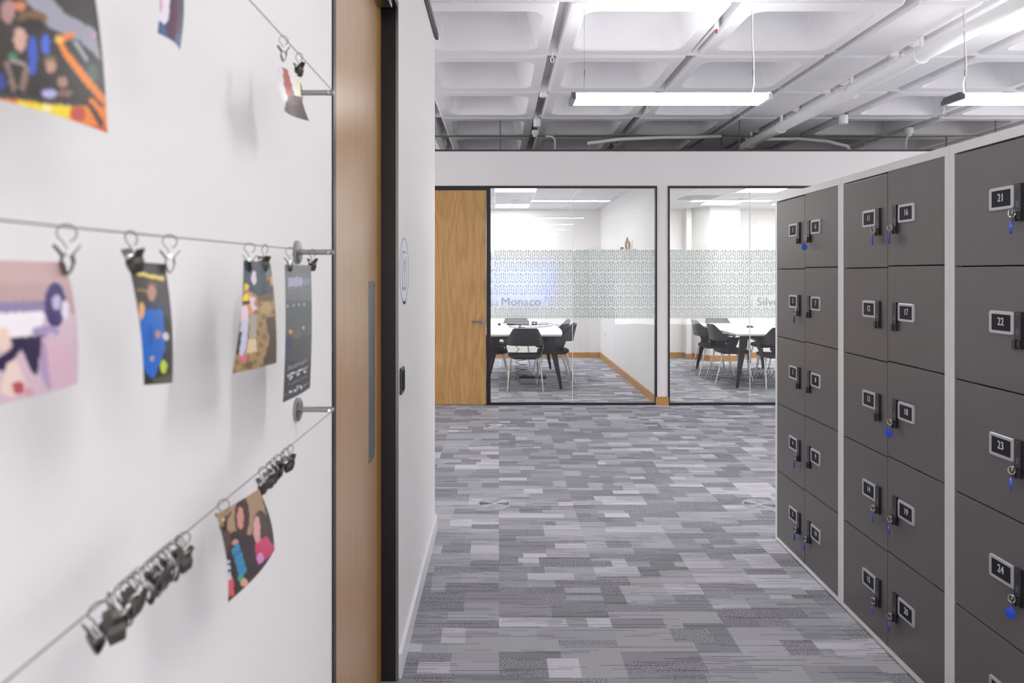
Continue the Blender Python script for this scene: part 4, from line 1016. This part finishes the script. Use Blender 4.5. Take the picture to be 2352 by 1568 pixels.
photo('event_poster', 'tall dark grey event poster with small white lines of text, on the middle wire', 'poster', [(654, 608, 0), (714, 609, 0), (712, 890, .0), (650, 924, 0)],
      painter(lambda x, y: '747678' if y < 690 else ('606164' if y < 770 else ('545558' if y < 830 else '48484B')), [('p', [(662,638),(695,635),(695,656),(662,660)], 'AAA8C2'), ('p', [(697,640),(712,640),(712,654),(697,654)], '888A9C'), ('p', [(664,664),(706,662),(706,664),(664,666)], '8C8C94'), ('p', [(664,671),(706,669),(706,671),(664,673)], '86868E'),
        ('e', 660, 703, 2, 3, 'C4C4BC'), ('e', 674, 701, 2, 3, 'C4C4BC'), ('e', 687, 700, 2, 3, 'C4C4BC'), ('e', 699, 698, 2, 3, 'C4C4BC'), ('e', 680, 768, 10, 8, '77666C'), ('e', 667, 762, 4, 5, 'DCA848'), ('e', 664, 788, 6, 16, '44466C'), ('e', 697, 752, 3, 3, 'D0D0CC'),
        ('p', [(660,843),(705,824),(705,832),(660,852)], '7C7A80'), ('p', [(660,861),(706,841),(706,844),(660,865)], 'C8C6CA'), ('p', [(664,866),(672,862),(672,868),(664,872)], 'CCCACE'), ('p', [(681,858),(688,855),(688,861),(681,864)], 'CCCACE'), ('p', [(697,851),(704,848),(704,854),(697,857)], 'CCCACE'),
        ('p', [(662,883),(706,862),(706,864),(662,885)], '88868C'), ('e', 668, 900, 4, 3, 'D8D6DA'), ('e', 678, 896, 3, 3, 'D8D6DA'), ('e', 684, 890, 1.5, 5, 'C8C6CA'), ('e', 691, 889, 3, 5, 'CCCACE'), ('p', [(696,885),(710,877),(710,879),(696,888)], '9A989C'), ('p', [(651,908),(662,903),(662,905),(651,910)], '9A989C')]), .003)
photo('photo_print', 'tilted photo of two girls in pink and blue tops, on the bottom wire', 'photo', [(497, 1180, 0), (595, 1122, 0), (631, 1262, 0), (524, 1383, .004)],
      painter('3A302E', [('p', [(490,1180),(595,1115),(612,1180),(575,1230),(545,1215),(495,1245)], 'A88C6E'), ('e', 512, 1240, 19, 32, '5A463C'), ('e', 556, 1186, 17, 46, '4A342C'), ('e', 552, 1190, 8, 26, 'CC8E84'), ('e', 598, 1216, 18, 44, '4E3A32'), ('e', 590, 1214, 8, 30, 'DCA8A4'), ('e', 595, 1246, 6, 14, 'D49C96'),
        ('p', [(585,1252),(612,1230),(636,1262),(592,1298)], 'D43E6A'), ('e', 598, 1281, 8, 12, 'DC94D4'), ('e', 541, 1245, 8, 7, 'C89080'), ('p', [(531,1262),(548,1246),(567,1310),(553,1332)], '3A8CBA'), ('p', [(535,1275),(555,1262),(556,1265),(536,1279)], '2A5E80'), ('e', 553, 1327, 6, 9, '3AAC8A'), ('e', 561, 1337, 9, 9, 'E4A48C'), ('e', 504, 1268, 9, 22, 'C49C84'),
        ('p', [(494,1290),(528,1286),(531,1330),(498,1338)], 'DAD8E2'), ('p', [(494,1300),(528,1292),(528,1297),(494,1306)], '20202E'), ('p', [(496,1322),(530,1306),(530,1312),(496,1329)], '20202E'), ('p', [(506,1338),(536,1328),(538,1368),(520,1376)], 'DC5E6C'), ('p', [(512,1372),(532,1366),(526,1386)], '4A3A3C')]), .006)
